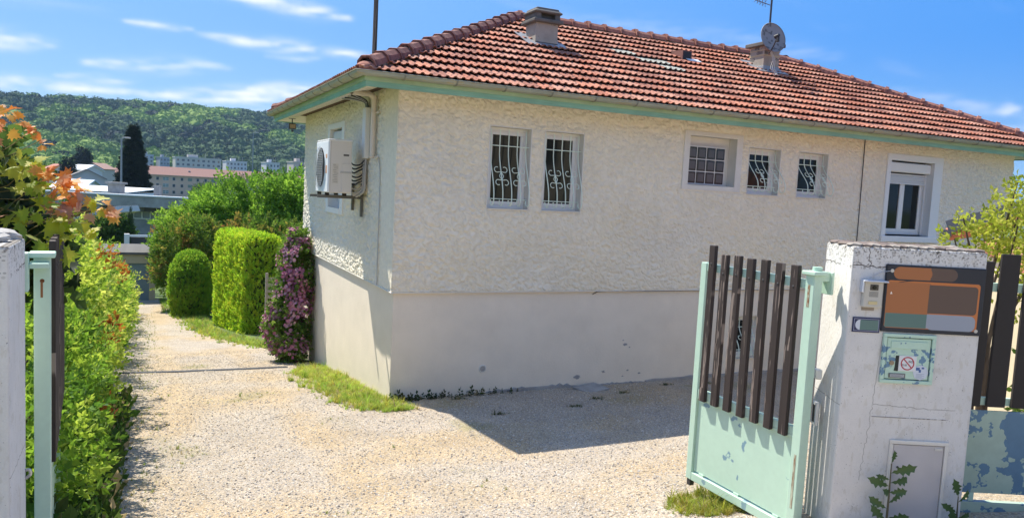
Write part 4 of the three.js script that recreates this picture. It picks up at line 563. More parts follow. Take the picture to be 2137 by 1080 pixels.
// a twig of folded leaves along +y, about one unit long
function sprig(n, L, W, spread, seed) {
  const R = mulberry(seed), pos = []; const q = new THREE.Quaternion(), e = new THREE.Euler(), v = V3();
  for (let i = 0; i < n; i++) { const y = n > 1 ? i / (n - 1) * .8 : 0, a = i * 2.4 + R(), t = i === n - 1 ? .15 : spread * (.7 + .6 * R()), s = .75 + .5 * R(); e.set(0, a, 0); q.setFromEuler(e); const q2 = new THREE.Quaternion().setFromEuler(new THREE.Euler(0, 0, -t)), q3 = new THREE.Quaternion().setFromEuler(new THREE.Euler(0, R() * 2 - 1, 0)); const pt = (x, yy, z) => { v.set(x * s, yy * s, z * s).applyQuaternion(q3).applyQuaternion(q2).applyQuaternion(q); return [v.x, v.y + y, v.z]; };
    const B = pt(0, 0, 0), T = pt(0, L, -.06 * L), l = pt(-W, L * .48, .1 * L), r = pt(W, L * .48, .1 * L), m = pt(0, L * .5, 0); pos.push(...B, ...r, ...m, ...B, ...m, ...l, ...m, ...r, ...T, ...l, ...m, ...T); }
  const g = new THREE.BufferGeometry(); g.setAttribute('position', new THREE.Float32BufferAttribute(pos, 3)); g.computeVertexNormals(); return g;
}
const SPR = { broad: sprig(7, .5, .15, 1.0, 1), small: sprig(9, .36, .12, 1.1, 2), fine: sprig(10, .34, .05, .9, 3), frond: sprig(9, .5, .09, .75, 4), loose: sprig(5, .55, .17, 1.1, 5) };
const UPV = V3(0, 1, 0);
function instances(name, parent, geo, mat, list) {
  const im = new THREE.InstancedMesh(geo, mat, list.length), m = new THREE.Matrix4(), q = new THREE.Quaternion(), q2 = new THREE.Quaternion(), c = new THREE.Color();
  list.forEach((o, i) => { q.setFromUnitVectors(UPV, o.n); q2.setFromAxisAngle(UPV, o.a); q.multiply(q2); m.compose(o.p, q, V3(o.s, o.s, o.s)); im.setMatrixAt(i, m); im.setColorAt(i, c.setRGB(...o.c)); });
  im.name = name; im.castShadow = im.receiveShadow = true; im.userData.kind = 'stuff'; (parent || scene).add(im); return im;
}
// points spread through lobes; o: lobes, n, size, cols, seed, up, shell, gaps, keep(p)
function crownPts(o) {
  const R = mulberry(o.seed), out = [], ws = o.lobes.map((l) => Math.pow(l[3] * l[4] * l[5], .66)), tot = ws.reduce((a, b) => a + b), up = o.up ?? .35, sh = o.shell ?? .35, gf = o.gapF ?? 1.6;
  let guard = 0;
  while (out.length < o.n && guard++ < o.n * 12) {
    let t = R() * tot, k = 0; while (t > ws[k] && k < ws.length - 1) t -= ws[k++]; const L = o.lobes[k];
    const z = R() * 2 - 1, a = R() * 6.2832, r = Math.sqrt(1 - z * z), d = V3(r * Math.cos(a), z, r * Math.sin(a));
    let rad = 1 - sh * Math.pow(R(), 1.5); rad *= 1 + (o.rough ?? .22) * 2 * fbm(d.x * 2.2 + k * 5, d.y * 2.2 + o.seed, d.z * 2.2, 3);
    const p = V3(L[0] + d.x * rad * L[3], L[1] + d.y * rad * L[4], L[2] + d.z * rad * L[5]);
    if (o.keep && !o.keep(p)) continue;
    if (fbm(p.x * gf + 11, p.y * gf, p.z * gf + o.seed, 3) < (o.gaps ?? -.14)) continue;
    const nrm = d.clone().multiplyScalar(.7).add(V3(R() - .5, R() - .5 + up, R() - .5).multiplyScalar(1.3)).normalize();
    const f = clamp(.5 + .9 * fbm(p.x * 1.1 + 3, p.y * 1.1, p.z * 1.1 + o.seed * 2, 3) + (R() - .5) * .7) * (o.cols.length - 1), i0 = Math.min(Math.floor(f), o.cols.length - 2), br = .8 + .4 * R();
    out.push({ p, n: nrm, a: R() * 6.28, s: o.size * (.7 + .6 * R()), c: mix3(o.cols[i0], o.cols[i0 + 1], f - i0).map((x) => x * br) });
  }
  return out;
}
function bush(name, label, cat, o, group, stems = 5) {
  const b = o.base, t = thing(name, label, cat, b, 0, group), list = crownPts(o).map((q) => ({ ...q, p: q.p.sub(V3(...b)) }));
  const R = mulberry(o.seed + 50), st = []; for (let i = 0; i < stems; i++) { const L = o.lobes[i % o.lobes.length]; st.push(limb([[(R() - .5) * .2, -.1, (R() - .5) * .2], [(L[0] - b[0]) * .4 + (R() - .5) * .3, (L[1] - b[1]) * .55, (L[2] - b[2]) * .4 + (R() - .5) * .3], [L[0] - b[0] + (R() - .5) * L[3], L[1] - b[1] + L[4] * .5, L[2] - b[2] + (R() - .5) * L[5]]], [o.stem ?? .03, (o.stem ?? .03) * .7, .006], 6)); }
  st.forEach((g) => M('stem', g, barkMat, t));
  instances('foliage', t, o.geo ?? SPR.broad, o.mat ?? leafMat, list); return t;
}
function tree(name, label, o, group) {
  const b = o.base, t = thing(name, label, 'tree', b, 0, group), R = mulberry(o.seed + 9), top = o.trunkTop; M('trunk', limb([[0, -.3, 0], [.05, top * .5, .04], [.0, top, -.05]], [o.tr, o.tr * .8, o.tr * .45], 9), barkMat, t);
  o.lobes.slice(0, 6).forEach((L, i) => M('limb', limb([[0, top * (.5 + .08 * i), 0], [(L[0] - b[0]) * .5 + (R() - .5) * .3, mix(top * .8, L[1] - b[1], .6), (L[2] - b[2]) * .5], [L[0] - b[0], L[1] - b[1] + L[4] * .4, L[2] - b[2]]], [o.tr * .4, o.tr * .25, .015], 6), barkMat, t));
  instances('crown', t, o.geo ?? SPR.broad, o.mat ?? leafMat, crownPts(o).map((q) => ({ ...q, p: q.p.sub(V3(...b)) }))); return t;
}
// --- shrubs along the left side of the drive
{
  const GRP = 'shrubs along the left of the drive', bright = [[.10, .20, .025], [.30, .44, .04], [.50, .60, .08], [.66, .68, .16]], mid = [[.07, .17, .022], [.22, .38, .035], [.46, .58, .07]], dark = [[.03, .07, .015], [.05, .105, .02], [.08, .14, .03]];
  const keepR = (lim) => (p) => p.x < lim + .16 * fbm(p.y * 2, p.z * 1.6, 4, 3) + .10 && p.y > gy(p.x, p.z) - .05;
  const SH = [ // z, top above ground, radius along z, palette, count, label
    [4.2, 1.15, .95, mid, 1700, .105, 'low dark leafy shrub behind the left gate leaf'],
    [2.6, 1.7, 1.1, mid, 2300, .11, 'broad leaved shrub in front of the yellow green one, left of drive'],
    [.7, 2.35, 1.25, bright, 3000, .115, 'tall yellow green shrub nearest the gate in the hedge row'],
    [-1.7, 2.45, 1.4, bright, 3000, .115, 'tall bright shrub in mid hedge row with reddish young shoots'],
    [-4.4, 2.3, 1.5, mid, 2600, .12, 'green shrub beside the drain channel left of drive'],
    [-7.4, 2.25, 1.7, bright, 2600, .125, 'yellow green shrub beyond the drain channel left of drive'],
    [-10.8, 2.1, 1.9, mid, 2300, .14, 'green shrub facing the square clipped hedge across drive'],
    [-14.6, 2.0, 2.1, bright, 2000, .15, 'pale green shrub two before the ochre garage'],
    [-18.8, 1.9, 2.3, bright, 1900, .16, 'pale green shrub just before the ochre garage']];
  SH.forEach(([z, h, rz, cols, n, size, label], i) => { const x = -4.35 - .02 * i + (i < 2 ? .15 : 0), g = gy(x, z); const lim = i < 2 ? -3.5 : (i > 6 ? -3.36 : -3.52);
    bush('shrub', label, 'shrub', { base: [x, g, z], lobes: [[x, g + h * .45, z, .95, h * .48, rz], [x + .25, g + h * .68, z + rz * .35, .75, h * .34, rz * .6], [x - .1, g + h * .72, z - rz * .4, .8, h * .32, rz * .65], [x + .35, g + h * .32, z, .75, h * .33, rz * .95]], n, size, cols, seed: 100 + i, shell: .5, geo: i % 2 ? SPR.broad : SPR.loose, keep: keepR(lim), rough: .42, gaps: -.1, gapF: 2.2 }, GRP, 6); });
  // reddish young shoots on two of the shrubs are part of one climbing plant
  const R = mulberry(31), list = []; for (const [x, y, z, n] of [[-3.5, 1.25, .9, 14], [-3.55, 1.9, -.6, 10], [-3.5, .75, 2.2, 12], [-3.45, 1.5, -2.5, 10]]) for (let i = 0; i < n; i++) list.push({ p: V3(x + (R() - .5) * .2, y + (R() - .5) * .25, z + (R() - .5) * .3), n: V3(R() - .2, R() - .1, R() - .2).normalize(), a: R() * 6, s: .11 + .06 * R(), c: mix3([.32, .07, .02], [.42, .20, .03], R()) });
  const im = instances(numbered('red_shoots'), scene, SPR.loose, leafMat, list); tag(im, 'reddish young shoots scattered through the hedge row', 'shoots', null, 'stuff');
}
// --- clipped hedges
function clipped(name, label, base, ry, w, h, d, cfg, round) {
  const t = thing(name, label, 'hedge', base, ry), R = mulberry(cfg.seed), list = []; const E = round ? 0 : .32;
  while (list.length < cfg.n) { let p, n; if (round) { const a = R() * 6.283, u = R(), yy = u * h; const prof = Math.sqrt(Math.max(0, 1 - Math.pow(Math.max(0, (yy / h - .55) / .45), 2.2))) * (.82 + .18 * sstep(0, .35, yy / h)); if (R() > .35 + prof) continue; p = V3(Math.cos(a) * w / 2 * prof, yy, Math.sin(a) * d / 2 * prof); n = V3(Math.cos(a), sstep(.5, 1, yy / h) * 1.2, Math.sin(a)).normalize(); if (R() < .16) { const rr = Math.sqrt(R()); p.set(Math.cos(a) * w / 2 * rr * .8, h * (1 - .14 * rr * rr), Math.sin(a) * d / 2 * rr * .8); n.set(0, 1, 0); } }
    else { const A = [w * h, w * h, d * h, d * h, w * d * 1.2], tt = A.reduce((a, b) => a + b); let k = R() * tt, f = 0; while (k > A[f]) k -= A[f++]; const u = R() - .5, v = R(); if (f < 2) { p = V3(u * w, v * h, (f ? -1 : 1) * d / 2); n = V3(0, 0, f ? -1 : 1); } else if (f < 4) { p = V3((f === 2 ? -1 : 1) * w / 2, v * h, u * d); n = V3(f === 2 ? -1 : 1, 0, 0); } else { p = V3(u * w, h, (R() - .5) * d); n = V3(0, 1, 0); }
      const ex = Math.max(0, Math.abs(p.x) - w / 2 + E), ez = Math.max(0, Math.abs(p.z) - d / 2 + E), ey = Math.max(0, p.y - h + E * 1.6); const rr = Math.hypot(ex, ez, ey); if (rr > E) { const s = E / rr; p.x -= Math.sign(p.x) * ex * (1 - s); p.z -= Math.sign(p.z) * ez * (1 - s); p.y -= ey * (1 - s); } }
    const bump = .07 * fbm(p.x * 2.4 + 5, p.y * 2.4, p.z * 2.4, 3) + (R() * R() - .4) * .06; p.addScaledVector(n, bump); if (fbm(p.x * 3, p.y * 3, p.z * 3 + 4, 3) < -.36) continue;
    const f = clamp(.5 + .8 * fbm(p.x * 2, p.y * 2, p.z * 2 + 1, 3) + (R() - .5) * .8) * (cfg.cols.length - 1), i0 = Math.min(Math.floor(f), cfg.cols.length - 2);
    list.push({ p, n: n.clone().multiplyScalar(.45).add(V3((R() - .5) * .9, .55 + R() * .6, (R() - .5) * .9)).normalize(), a: R() * 6.28, s: cfg.size * (.7 + .6 * R()), c: mix3(cfg.cols[i0], cfg.cols[i0 + 1], f - i0).map((x) => x * (.85 + .3 * R())) }); }
  // woody inside, so that little light passes right through
  const core = round ? new THREE.SphereGeometry(1, 16, 12).scale(w * .36, h * .44, d * .36).translate(0, h * .47, 0) : rbox(w - .3, h - .25, d - .3, .1, 0, h / 2 - .05, 0); M('inner_twigs', core, plain(.025, .04, .012, 1), t);
  for (let i = 0; i < 3; i++) M('stem', limb([[(i - 1) * w * .25, -.2, 0], [(i - 1) * w * .27, h * .3, 0]], [.05, .04], 6), barkMat, t);
  instances('foliage', t, SPR.small, leafMat, list); return t;
}
{
  const lime = [[.20, .34, .02], [.38, .56, .03], [.56, .72, .045], [.66, .78, .07]];
  // near corner of the box at about (-.5, -12.5); long side runs away along the drive
  const ry = 12 * D2R, w = 1.05, d = 3.3, cx = -.52 + Math.cos(ry) * w / 2 - Math.sin(ry) * d / 2, cz = -12.45 - Math.sin(ry) * w / 2 - Math.cos(ry) * d / 2;
  clipped('box_hedge', 'tall square clipped lime green hedge right of the drive', [cx, gy(cx, cz) - .1, cz], ry, w, 3.2, d, { n: 12500, size: .115, cols: lime, seed: 300 });
  clipped('round_hedge', 'rounded clipped hedge between the square hedge and the garage', [-1.72, gy(-1.7, -18.7) - .1, -18.7], 0, 1.35, 2.35, 1.6, { n: 6500, size: .12, cols: [[.15, .30, .025], [.28, .46, .035], [.46, .62, .06]], seed: 320 }, true);
}
// --- trees and shrubs behind the hedges
tree('broadleaf_tree', 'large dark green leafy tree rising behind the clipped hedges', { base: [1.9, gy(1.9, -24), -24], trunkTop: 3.2, tr: .16, lobes: [[1.0, 2.0, -24, 1.9, 1.2, 1.8], [2.6, 2.1, -23.4, 1.5, 1.25, 1.6], [-.2, 1.5, -24.2, 1.3, 1.1, 1.4], [1.6, .6, -23.2, 2.2, 1.3, 1.5], [3.4, 1.2, -24, 1.5, 1.6, 1.6], [.3, .2, -23.6, 1.4, 1.1, 1.3], [1.8, -.9, -23.5, 2.3, 1.0, 1.4]], n: 8000, size: .27, cols: [[.08, .18, .02], [.18, .35, .035], [.34, .54, .06]], seed: 401, shell: .5, rough: .3, gaps: -.10, gapF: 1.1 });
tree('broadleaf_tree', 'spreading green tree left of the large dark one', { base: [-1.3, gy(-1.3, -25.5), -25.5], trunkTop: 2.6, tr: .12, lobes: [[-1.5, .9, -25.5, 1.2, .7, 1.2], [-.5, 1.6, -25.8, 1.1, .8, 1.1], [-2.1, -.1, -25.2, .9, .75, 1.0], [-1.2, .1, -25, 1.3, .8, 1.0], [-1.6, -.9, -25, 1.2, .8, 1]], n: 4300, size: .25, cols: [[.10, .21, .02], [.22, .38, .035], [.38, .56, .08]], seed: 402, shell: .5, rough: .35, gaps: -.08 });
bush('photinia_shrub', 'shrub with reddish leaf tips behind the round hedge', 'shrub', { base: [-1.9, gy(-1.9, -21.5), -21.5], lobes: [[-2.1, .35, -21.5, .85, .8, .8], [-1.3, .75, -21.4, .7, .7, .8], [-2.2, -.6, -21.2, .8, .9, .8], [-1.2, -.4, -21.3, .8, 1.0, .8]], n: 2600, size: .2, cols: [[.07, .15, .018], [.14, .26, .025], [.26, .33, .05], [.42, .22, .06]], seed: 411, shell: .5, rough: .3 });
bush('photinia_shrub', 'shrub with russet tips rising right behind the square hedge', 'shrub', { base: [.9, gy(.9, -17), -17], lobes: [[.4, .4, -17, .8, 1.3, .8], [1.2, .5, -16.6, .8, 1.2, .8], [-.2, 1.0, -17.6, .5, .7, .6], [.8, -.6, -16.5, 1.0, .9, .8]], n: 2600, size: .2, cols: [[.05, .10, .014], [.10, .20, .022], [.20, .26, .04], [.36, .18, .05]], seed: 412, shell: .5, rough: .35 });
// --- climbing rose at the far end of the left wall
{
  const b = [-.38, gy(-.4, -6.2), -6.2]; const o = { base: b, lobes: [[-.30, 1.2, -5.9, .34, .72, .5], [-.34, .45, -5.95, .40, .8, .55], [-.48, -.05, -6.1, .42, .62, .5], [-.28, 1.7, -6.0, .22, .36, .36], [-.36, -.38, -5.7, .30, .45, .4]], n: 3200, size: .125, cols: [[.07, .15, .02], [.14, .26, .035], [.26, .38, .06]], seed: 501, shell: .6, geo: SPR.small, keep: (p) => p.x < (p.y > UB ? -.04 : .02) };
  const t = bush('climbing_rose', 'climbing rose covered in mauve pink blossom at the wall corner', 'rose', o, null, 6);
  const pet = []; for (let i = 0; i < 6; i++) { const a = i * 1.047; const g = new THREE.CircleGeometry(.5, 5).translate(.45, 0, 0); g.rotateY(-.5).rotateZ(a); pet.push(g); } const fg = join(pet).rotateX(-Math.PI / 2);
  const fl = crownPts({ ...o, n: 3600, size: .040, seed: 505, shell: .14, gaps: -.03, gapF: 2.6, cols: [[.36, .09, .19], [.46, .16, .28], [.55, .26, .37], [.62, .40, .48]] }).map((q) => ({ ...q, p: q.p.sub(V3(...b)).addScaledVector(q.n, .03) }));
  instances('blossom', t, fg, new THREE.MeshPhysicalMaterial({ color: 0xffffff, roughness: .8, transmission: .25, thickness: 0, side: THREE.DoubleSide }), fl);
  const f = thing('lattice_fence', 'weathered grey wooden slat screen between the hedge and the rose', 'fence', [-.1, gy(0, -9.8), -9.9], .12); const wm = plain(.26, .23, .20, .95); for (const x of [-.24, .28]) M('post', rspan(x - .03, x + .03, 0, 1.82, -.03, .03, .004), wm, f); for (let i = 0; i < 11; i++) M('slat', rspan(-.27, .31, .12 + i * .15, .20 + i * .15, .03, .05, .004), wm, f);
}
// --- right hand shrub by the pedestrian gate
bush('forsythia_shrub', 'airy yellow green shrub above the pedestrian gate at right', 'shrub', { base: [3.9, gy(3.9, 5.9), 5.9], lobes: [[3.55, 2.85, 6.15, .34, .28, .3], [3.75, 3.05, 6.2, .3, .26, .3], [3.35, 2.95, 6.0, .22, .16, .2], [3.95, 2.6, 6.2, .5, .5, .4], [3.6, 3.3, 6.25, .12, .14, .12], [3.15, 2.82, 6.05, .1, .06, .1], [4.2, 2.9, 6.3, .5, .6, .5]], n: 640, size: .085, cols: [[.22, .30, .03], [.40, .46, .05], [.56, .56, .10]], seed: 601, shell: .9, geo: SPR.loose, gaps: -.05, gapF: 3 }, null, 7);
bush('garden_bush', 'green bush seen low behind the pedestrian gate', 'shrub', { base: [2.9, gy(2.9, 7.2), 7.2], lobes: [[2.95, 1.55, 7.3, .4, .5, .4], [3.3, 1.9, 7.2, .5, .6, .5]], n: 500, size: .1, cols: [[.07, .14, .02], [.16, .24, .04]], seed: 603, shell: .6 });
// --- maple branch at the left, each leaf its own piece
{
  const t = thing('maple_tree', 'maple with orange and yellow green leaves behind the left pillar', 'tree', [-4.5, gy(-4.5, 4.9), 4.9]), o = t.position;
  const rel = (p) => [p[0] - o.x, p[1] - o.y, p[2] - o.z]; M('trunk', limb([[0, -.2, 0], [.06, 1.2, .05], [.15, 2.3, .1], [.1, 3.4, .1]], [.09, .075, .06, .03], 8), barkMat, t);
  const sh = new THREE.Shape(), half = [[0, 0], [.06, .10], [.30, .02], [.24, .14], [.50, .20], [.36, .30], [.52, .52], [.30, .46], [.22, .50], [.24, .70], [.10, .64], [0, 1]]; half.forEach(([x, y], i) => i ? sh.lineTo(x, y) : sh.moveTo(x, y)); for (let i = half.length - 2; i > 0; i--) sh.lineTo(-half[i][0], half[i][1]);
  const lg = new THREE.ShapeGeometry(sh), lp = lg.attributes.position; for (let i = 0; i < lp.count; i++) { const x = lp.getX(i), y = lp.getY(i); lp.setZ(i, .35 * Math.abs(x) * Math.abs(x) * 1.2 - .22 * y * y); } lg.computeVertexNormals();
  const mk = (c) => new THREE.MeshPhysicalMaterial({ color: RGB(...c), roughness: .7, transmission: .55, thickness: 0, specularIntensity: .4, side: THREE.DoubleSide });
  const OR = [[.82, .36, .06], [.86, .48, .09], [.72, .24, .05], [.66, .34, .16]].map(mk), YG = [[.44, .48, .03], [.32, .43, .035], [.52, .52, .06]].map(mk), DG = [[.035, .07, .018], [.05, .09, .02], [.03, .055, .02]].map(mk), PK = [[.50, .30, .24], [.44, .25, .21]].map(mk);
  const R = mulberry(61), twigMat = plain(.16, .13, .05, .8); let n = 0;
  const clusters = [ // world centre, spread, count, palette, size
    [[-3.80, 3.36, 5.30], .10, 9, OR, .105], [[-3.86, 3.22, 5.28], .10, 8, OR, .10], [[-3.67, 3.26, 5.38], .07, 7, OR, .085], [[-3.63, 3.20, 5.40], .05, 4, OR, .08],
    [[-3.84, 3.08, 5.32], .12, 11, YG, .12], [[-3.70, 3.05, 5.38], .11, 11, YG, .115], [[-3.62, 2.96, 5.42], .12, 10, YG, .12], [[-3.52, 2.80, 5.46], .12, 10, YG, .12], [[-3.66, 2.76, 5.42], .14, 11, YG, .13], [[-3.40, 2.76, 5.5], .08, 7, YG, .10],
    [[-3.58, 3.02, 5.46], .06, 7, OR, .10], [[-3.50, 2.98, 5.5], .07, 9, OR, .10], [[-3.44, 2.93, 5.52], .07, 8, [...OR, ...PK], .10], [[-3.54, 2.88, 5.48], .08, 8, [...OR, ...PK], .11], [[-3.34, 2.86, 5.58], .07, 8, [...OR, ...YG], .10], [[-3.28, 2.84, 5.60], .05, 6, OR, .095], [[-3.47, 2.84, 5.5], .07, 6, PK, .1],
    [[-3.80, 2.72, 5.5], .08, 6, [...OR, ...PK], .12], [[-3.55, 2.64, 5.50], .12, 8, YG, .13],
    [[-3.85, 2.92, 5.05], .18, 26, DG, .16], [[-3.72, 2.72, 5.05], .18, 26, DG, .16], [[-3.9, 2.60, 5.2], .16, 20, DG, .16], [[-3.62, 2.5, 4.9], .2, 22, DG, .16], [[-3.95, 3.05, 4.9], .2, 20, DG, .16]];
  for (const [c, sp, k, pal, size] of clusters) {
    M('branch', limb([rel([-4.38, c[1] - .5 * R(), 5.0 - .1 * R()]), rel([mix(-4.3, c[0], .45), c[1] - .05 - .25 * R(), mix(5, c[2], .4)]), rel([mix(-4.3, c[0], .8), c[1] - .02 - .12 * R(), mix(5, c[2], .75)]), rel(c)], [.005, .0032, .002], 5), twigMat, t);
    for (let i = 0; i < k; i++) { const p = V3(c[0] + (R() + R() - 1) * sp, c[1] + (R() + R() - 1) * sp * .9, c[2] + (R() + R() - 1) * sp), m = M('leaf', lg, pal[Math.floor(R() * pal.length)], t, ...rel(p.toArray())); const s = size * (.55 + .5 * R()); m.scale.set(s, s, s); m.rotation.set(2.4 + (R() - .5) * 1.6, (R() - .5) * 2.4, (R() - .5) * 4, 'YXZ'); n++; }
  }
}
{ // dense shaded inner foliage of the maple
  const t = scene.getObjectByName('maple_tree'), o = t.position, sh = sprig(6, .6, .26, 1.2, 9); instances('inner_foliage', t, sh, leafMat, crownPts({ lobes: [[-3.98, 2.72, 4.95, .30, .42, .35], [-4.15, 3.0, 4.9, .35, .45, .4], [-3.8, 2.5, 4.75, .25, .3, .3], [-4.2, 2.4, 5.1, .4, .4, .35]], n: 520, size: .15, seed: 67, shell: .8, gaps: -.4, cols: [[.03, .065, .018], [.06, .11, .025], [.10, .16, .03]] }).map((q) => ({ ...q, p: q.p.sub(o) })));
}
// --- grass and weeds
const tuft = (() => { const R = mulberry(3), pos = []; for (let i = 0; i < 9; i++) { const a = R() * 6.28, l = .6 + .5 * R(), b = .35 + .5 * R(), w = .035, x = (R() - .5) * .3, z = (R() - .5) * .3, dx = Math.cos(a), dz = Math.sin(a), px = -dz * w, pz = dx * w; pos.push(x - px, 0, z - pz, x + px, 0, z + pz, x + dx * b * .35 + px * .7, l * .6, z + dz * b * .35 + pz * .7, x - px, 0, z - pz, x + dx * b * .35 + px * .7, l * .6, z + dz * b * .35 + pz * .7, x + dx * b * .35 - px * .7, l * .6, z + dz * b * .35 - pz * .7, x + dx * b * .35 - px * .7, l * .6, z + dz * b * .35 - pz * .7, x + dx * b * .35 + px * .7, l * .6, z + dz * b * .35 + pz * .7, x + dx * b, l * .9, z + dz * b); } const g = new THREE.BufferGeometry(); g.setAttribute('position', new THREE.Float32BufferAttribute(pos, 3)); g.computeVertexNormals(); return g; })();
function grass(name, label, n, seed, sample, size, cols, geo = tuft) { const R = mulberry(seed), list = []; let guard = 0; while (list.length < n && guard++ < n * 20) { const q = sample(R); if (!q) continue; const [x, z] = q; const f = clamp(.5 + .9 * fbm(x * 1.5, z * 1.5, seed, 3) + (R() - .5) * .6); list.push({ p: V3(x, gy(x, z) + (q[2] || 0), z), n: V3((R() - .5) * .5, 1, (R() - .5) * .5).normalize(), a: R() * 6.28, s: size * (.35 + .9 * R() + (R() < .06 ? .9 : 0)), c: R() < .07 ? [.42, .34, .18] : mix3(cols[0], cols[1], f).map((v) => v * (.8 + .4 * R())) }); } const im = instances(numbered(name), scene, geo, leafMat, list); return tag(im, label, 'grass', null, 'stuff'); }
const GC = [[.22, .34, .03], [.58, .62, .12]];
grass('grass_strip', 'strip of grass along the foot of the left wall', 4200, 701, (R) => { const z = mix(-4.4, .75, R()), edge = mix(-.62, -.75, R()), w = sstep(-4.6, -3.2, z) * sstep(.85, .1, z); const x = -.0 - Math.pow(R(), 1.1) * (.3 + .75 * w); return fbm(x * 4, z * 4, 3, 4) > -.32 + .75 * sstep(.25, 1.05, -x) - .25 * R() && (z < 0 || x < .1) ? [x + (z > 0 ? .25 * R() : 0), z] : null; }, .085, GC);
grass('grass_verge', 'grass verge along the right edge of the drive by the hedges', 3000, 702, (R) => { const z = mix(-24, -8.5, R()), k = R() - .4, x = driveR(z) + k * 1.15; return k > 0 || fbm(x * 3, z * 3, 2, 3) > -.1 - k ? [x, z] : null; }, .11, GC);
grass('lawn', 'small sunny lawn at the end of the drive', 3600, 703, (R) => [mix(-2.6, 2.5, R()), mix(-26, -20, R())], .12, [[.18, .32, .03], [.34, .50, .06]]);
grass('grass_clump', 'grass and weeds under the free end of the open gate', 900, 704, (R) => { const a = R() * 6.28, r = Math.sqrt(R()); return [.66 + Math.cos(a) * r * .36 + .10 * R(), 6.12 + Math.sin(a) * r * .36]; }, .07, [[.20, .26, .02], [.46, .46, .07]]);
grass('drive_weeds', 'thin weeds and grass growing out of the gravel', 1500, 705, (R) => { const z = mix(-20, 5.2, Math.pow(R(), .8)), x = mix(-3.6, driveR(Math.min(z, -.2)) - .1, R()); const w = fbm(x * .9 + 20, z * .6, 4, 5); const edge = x < -3.1 + .3 * R(); return (w > .25 || edge) && z < 5 ? [x, z] : null; }, .05, [[.16, .22, .03], [.36, .38, .09]]);
grass('yard_weeds', 'little weeds dotted over the shaded yard', 260, 706, (R) => { const spots = [[1.15, 1.35], [2.35, 1.25], [3.55, .7], [4.6, .35], [1.0, .25], [5.4, .5], [2.9, .9]], s = spots[Math.floor(R() * spots.length)]; return [s[0] + (R() + R() - 1) * .14, s[1] + (R() + R() - 1) * .08]; }, .045, [[.05, .08, .02], [.12, .15, .04]]);
grass('wall_weeds', 'dark weeds at the foot of the house corner', 170, 707, (R) => { const x = .06 + Math.pow(R(), 2.6) * 2.0; return [x, .03 + R() * .1 * (1 + (x < .4 ? 1 : 0))]; }, .085, [[.03, .055, .02], [.09, .10, .035]], SPR.small);
grass('border_plants', 'low ivy and leafy plants at the left edge of the drive', 1500, 708, (R) => { const z = mix(-1, 5.6, R()), x = -3.28 - Math.pow(R(), .8) * .5 + .12 * fbm(z * 1.5, 1, 2, 3); return [x, z, .02 + R() * .22 * sstep(-3.2, -3.6, x)]; }, .13, [[.03, .075, .015], [.11, .18, .03]], SPR.loose);
// jagged weed in front of the pillar
function jagged(label, base, h, leaves, seed) {
  const t = thing('tall_weed', label, 'weed', base), R = mulberry(seed), m = new THREE.MeshPhysicalMaterial({ color: RGB(.055, .12, .03), roughness: .55, transmission: .3, thickness: 0, side: THREE.DoubleSide }); M('stem', limb([[0, -.05, 0], [.005, h * .5, 0], [0, h, 0]], [.009, .007, .003], 6), plain(.10, .09, .05), t);
  for (const [y, a, L, droop] of leaves) { const sh = new THREE.Shape(), pts = [[0, 0], [.02, .12], [.07, .2], [.05, .3], [.15, .38], [.09, .48], [.19, .58], [.10, .68], [.14, .80], [.05, .88], [0, 1]]; pts.forEach(([x, yy], i) => i ? sh.lineTo(x, yy) : sh.moveTo(0, 0)); for (let i = pts.length - 2; i > 0; i--) sh.lineTo(-pts[i][0] * (.8 + .4 * R()), pts[i][1] - .03); const g = new THREE.ShapeGeometry(sh), p = g.attributes.position; for (let i = 0; i < p.count; i++) { const x = p.getX(i), yy = p.getY(i); p.setXYZ(i, x * 1.15, yy * Math.cos(droop * yy), .5 * Math.abs(x) + -Math.sin(droop * yy) * yy * -1 * .0 - droop * .35 * yy * yy); } g.computeVertexNormals(); const k = M('leaf', g, m, t, 0, y, 0); k.scale.setScalar(L); k.rotation.set(0, PA, 0); k.rotateY((R() - .5) * 1.2); k.rotateZ(a); k.rotateX(.35); }
}
jagged('tall jagged leaved weed growing at the foot of the pillar', [...onPil(.30, 1.05, .10)], .50, [[.50, .1, .10, .3], [.44, -1.05, .17, .4], [.40, 1.3, .10, .5], [.38, -1.35, .16, .7], [.36, 1.25, .17, .6], [.32, -1.2, .14, .8], [.30, 1.0, .13, .5], [.25, -.8, .14, .6], [.22, 1.1, .15, .7], [.16, -1.3, .16, .7], [.14, .8, .15, .6], [.08, 1.3, .16, .8], [.07, -1.0, .15, .8]], 12);
jagged('short jagged weed at the right corner of the pillar foot', [...onPil(.735, 1.06, .08)], .30, [[.30, .4, .14, .3], [.26, -.6, .12, .5], [.2, 1.1, .13, .6], [.16, -1.2, .12, .7], [.1, .3, .14, .4]], 15);
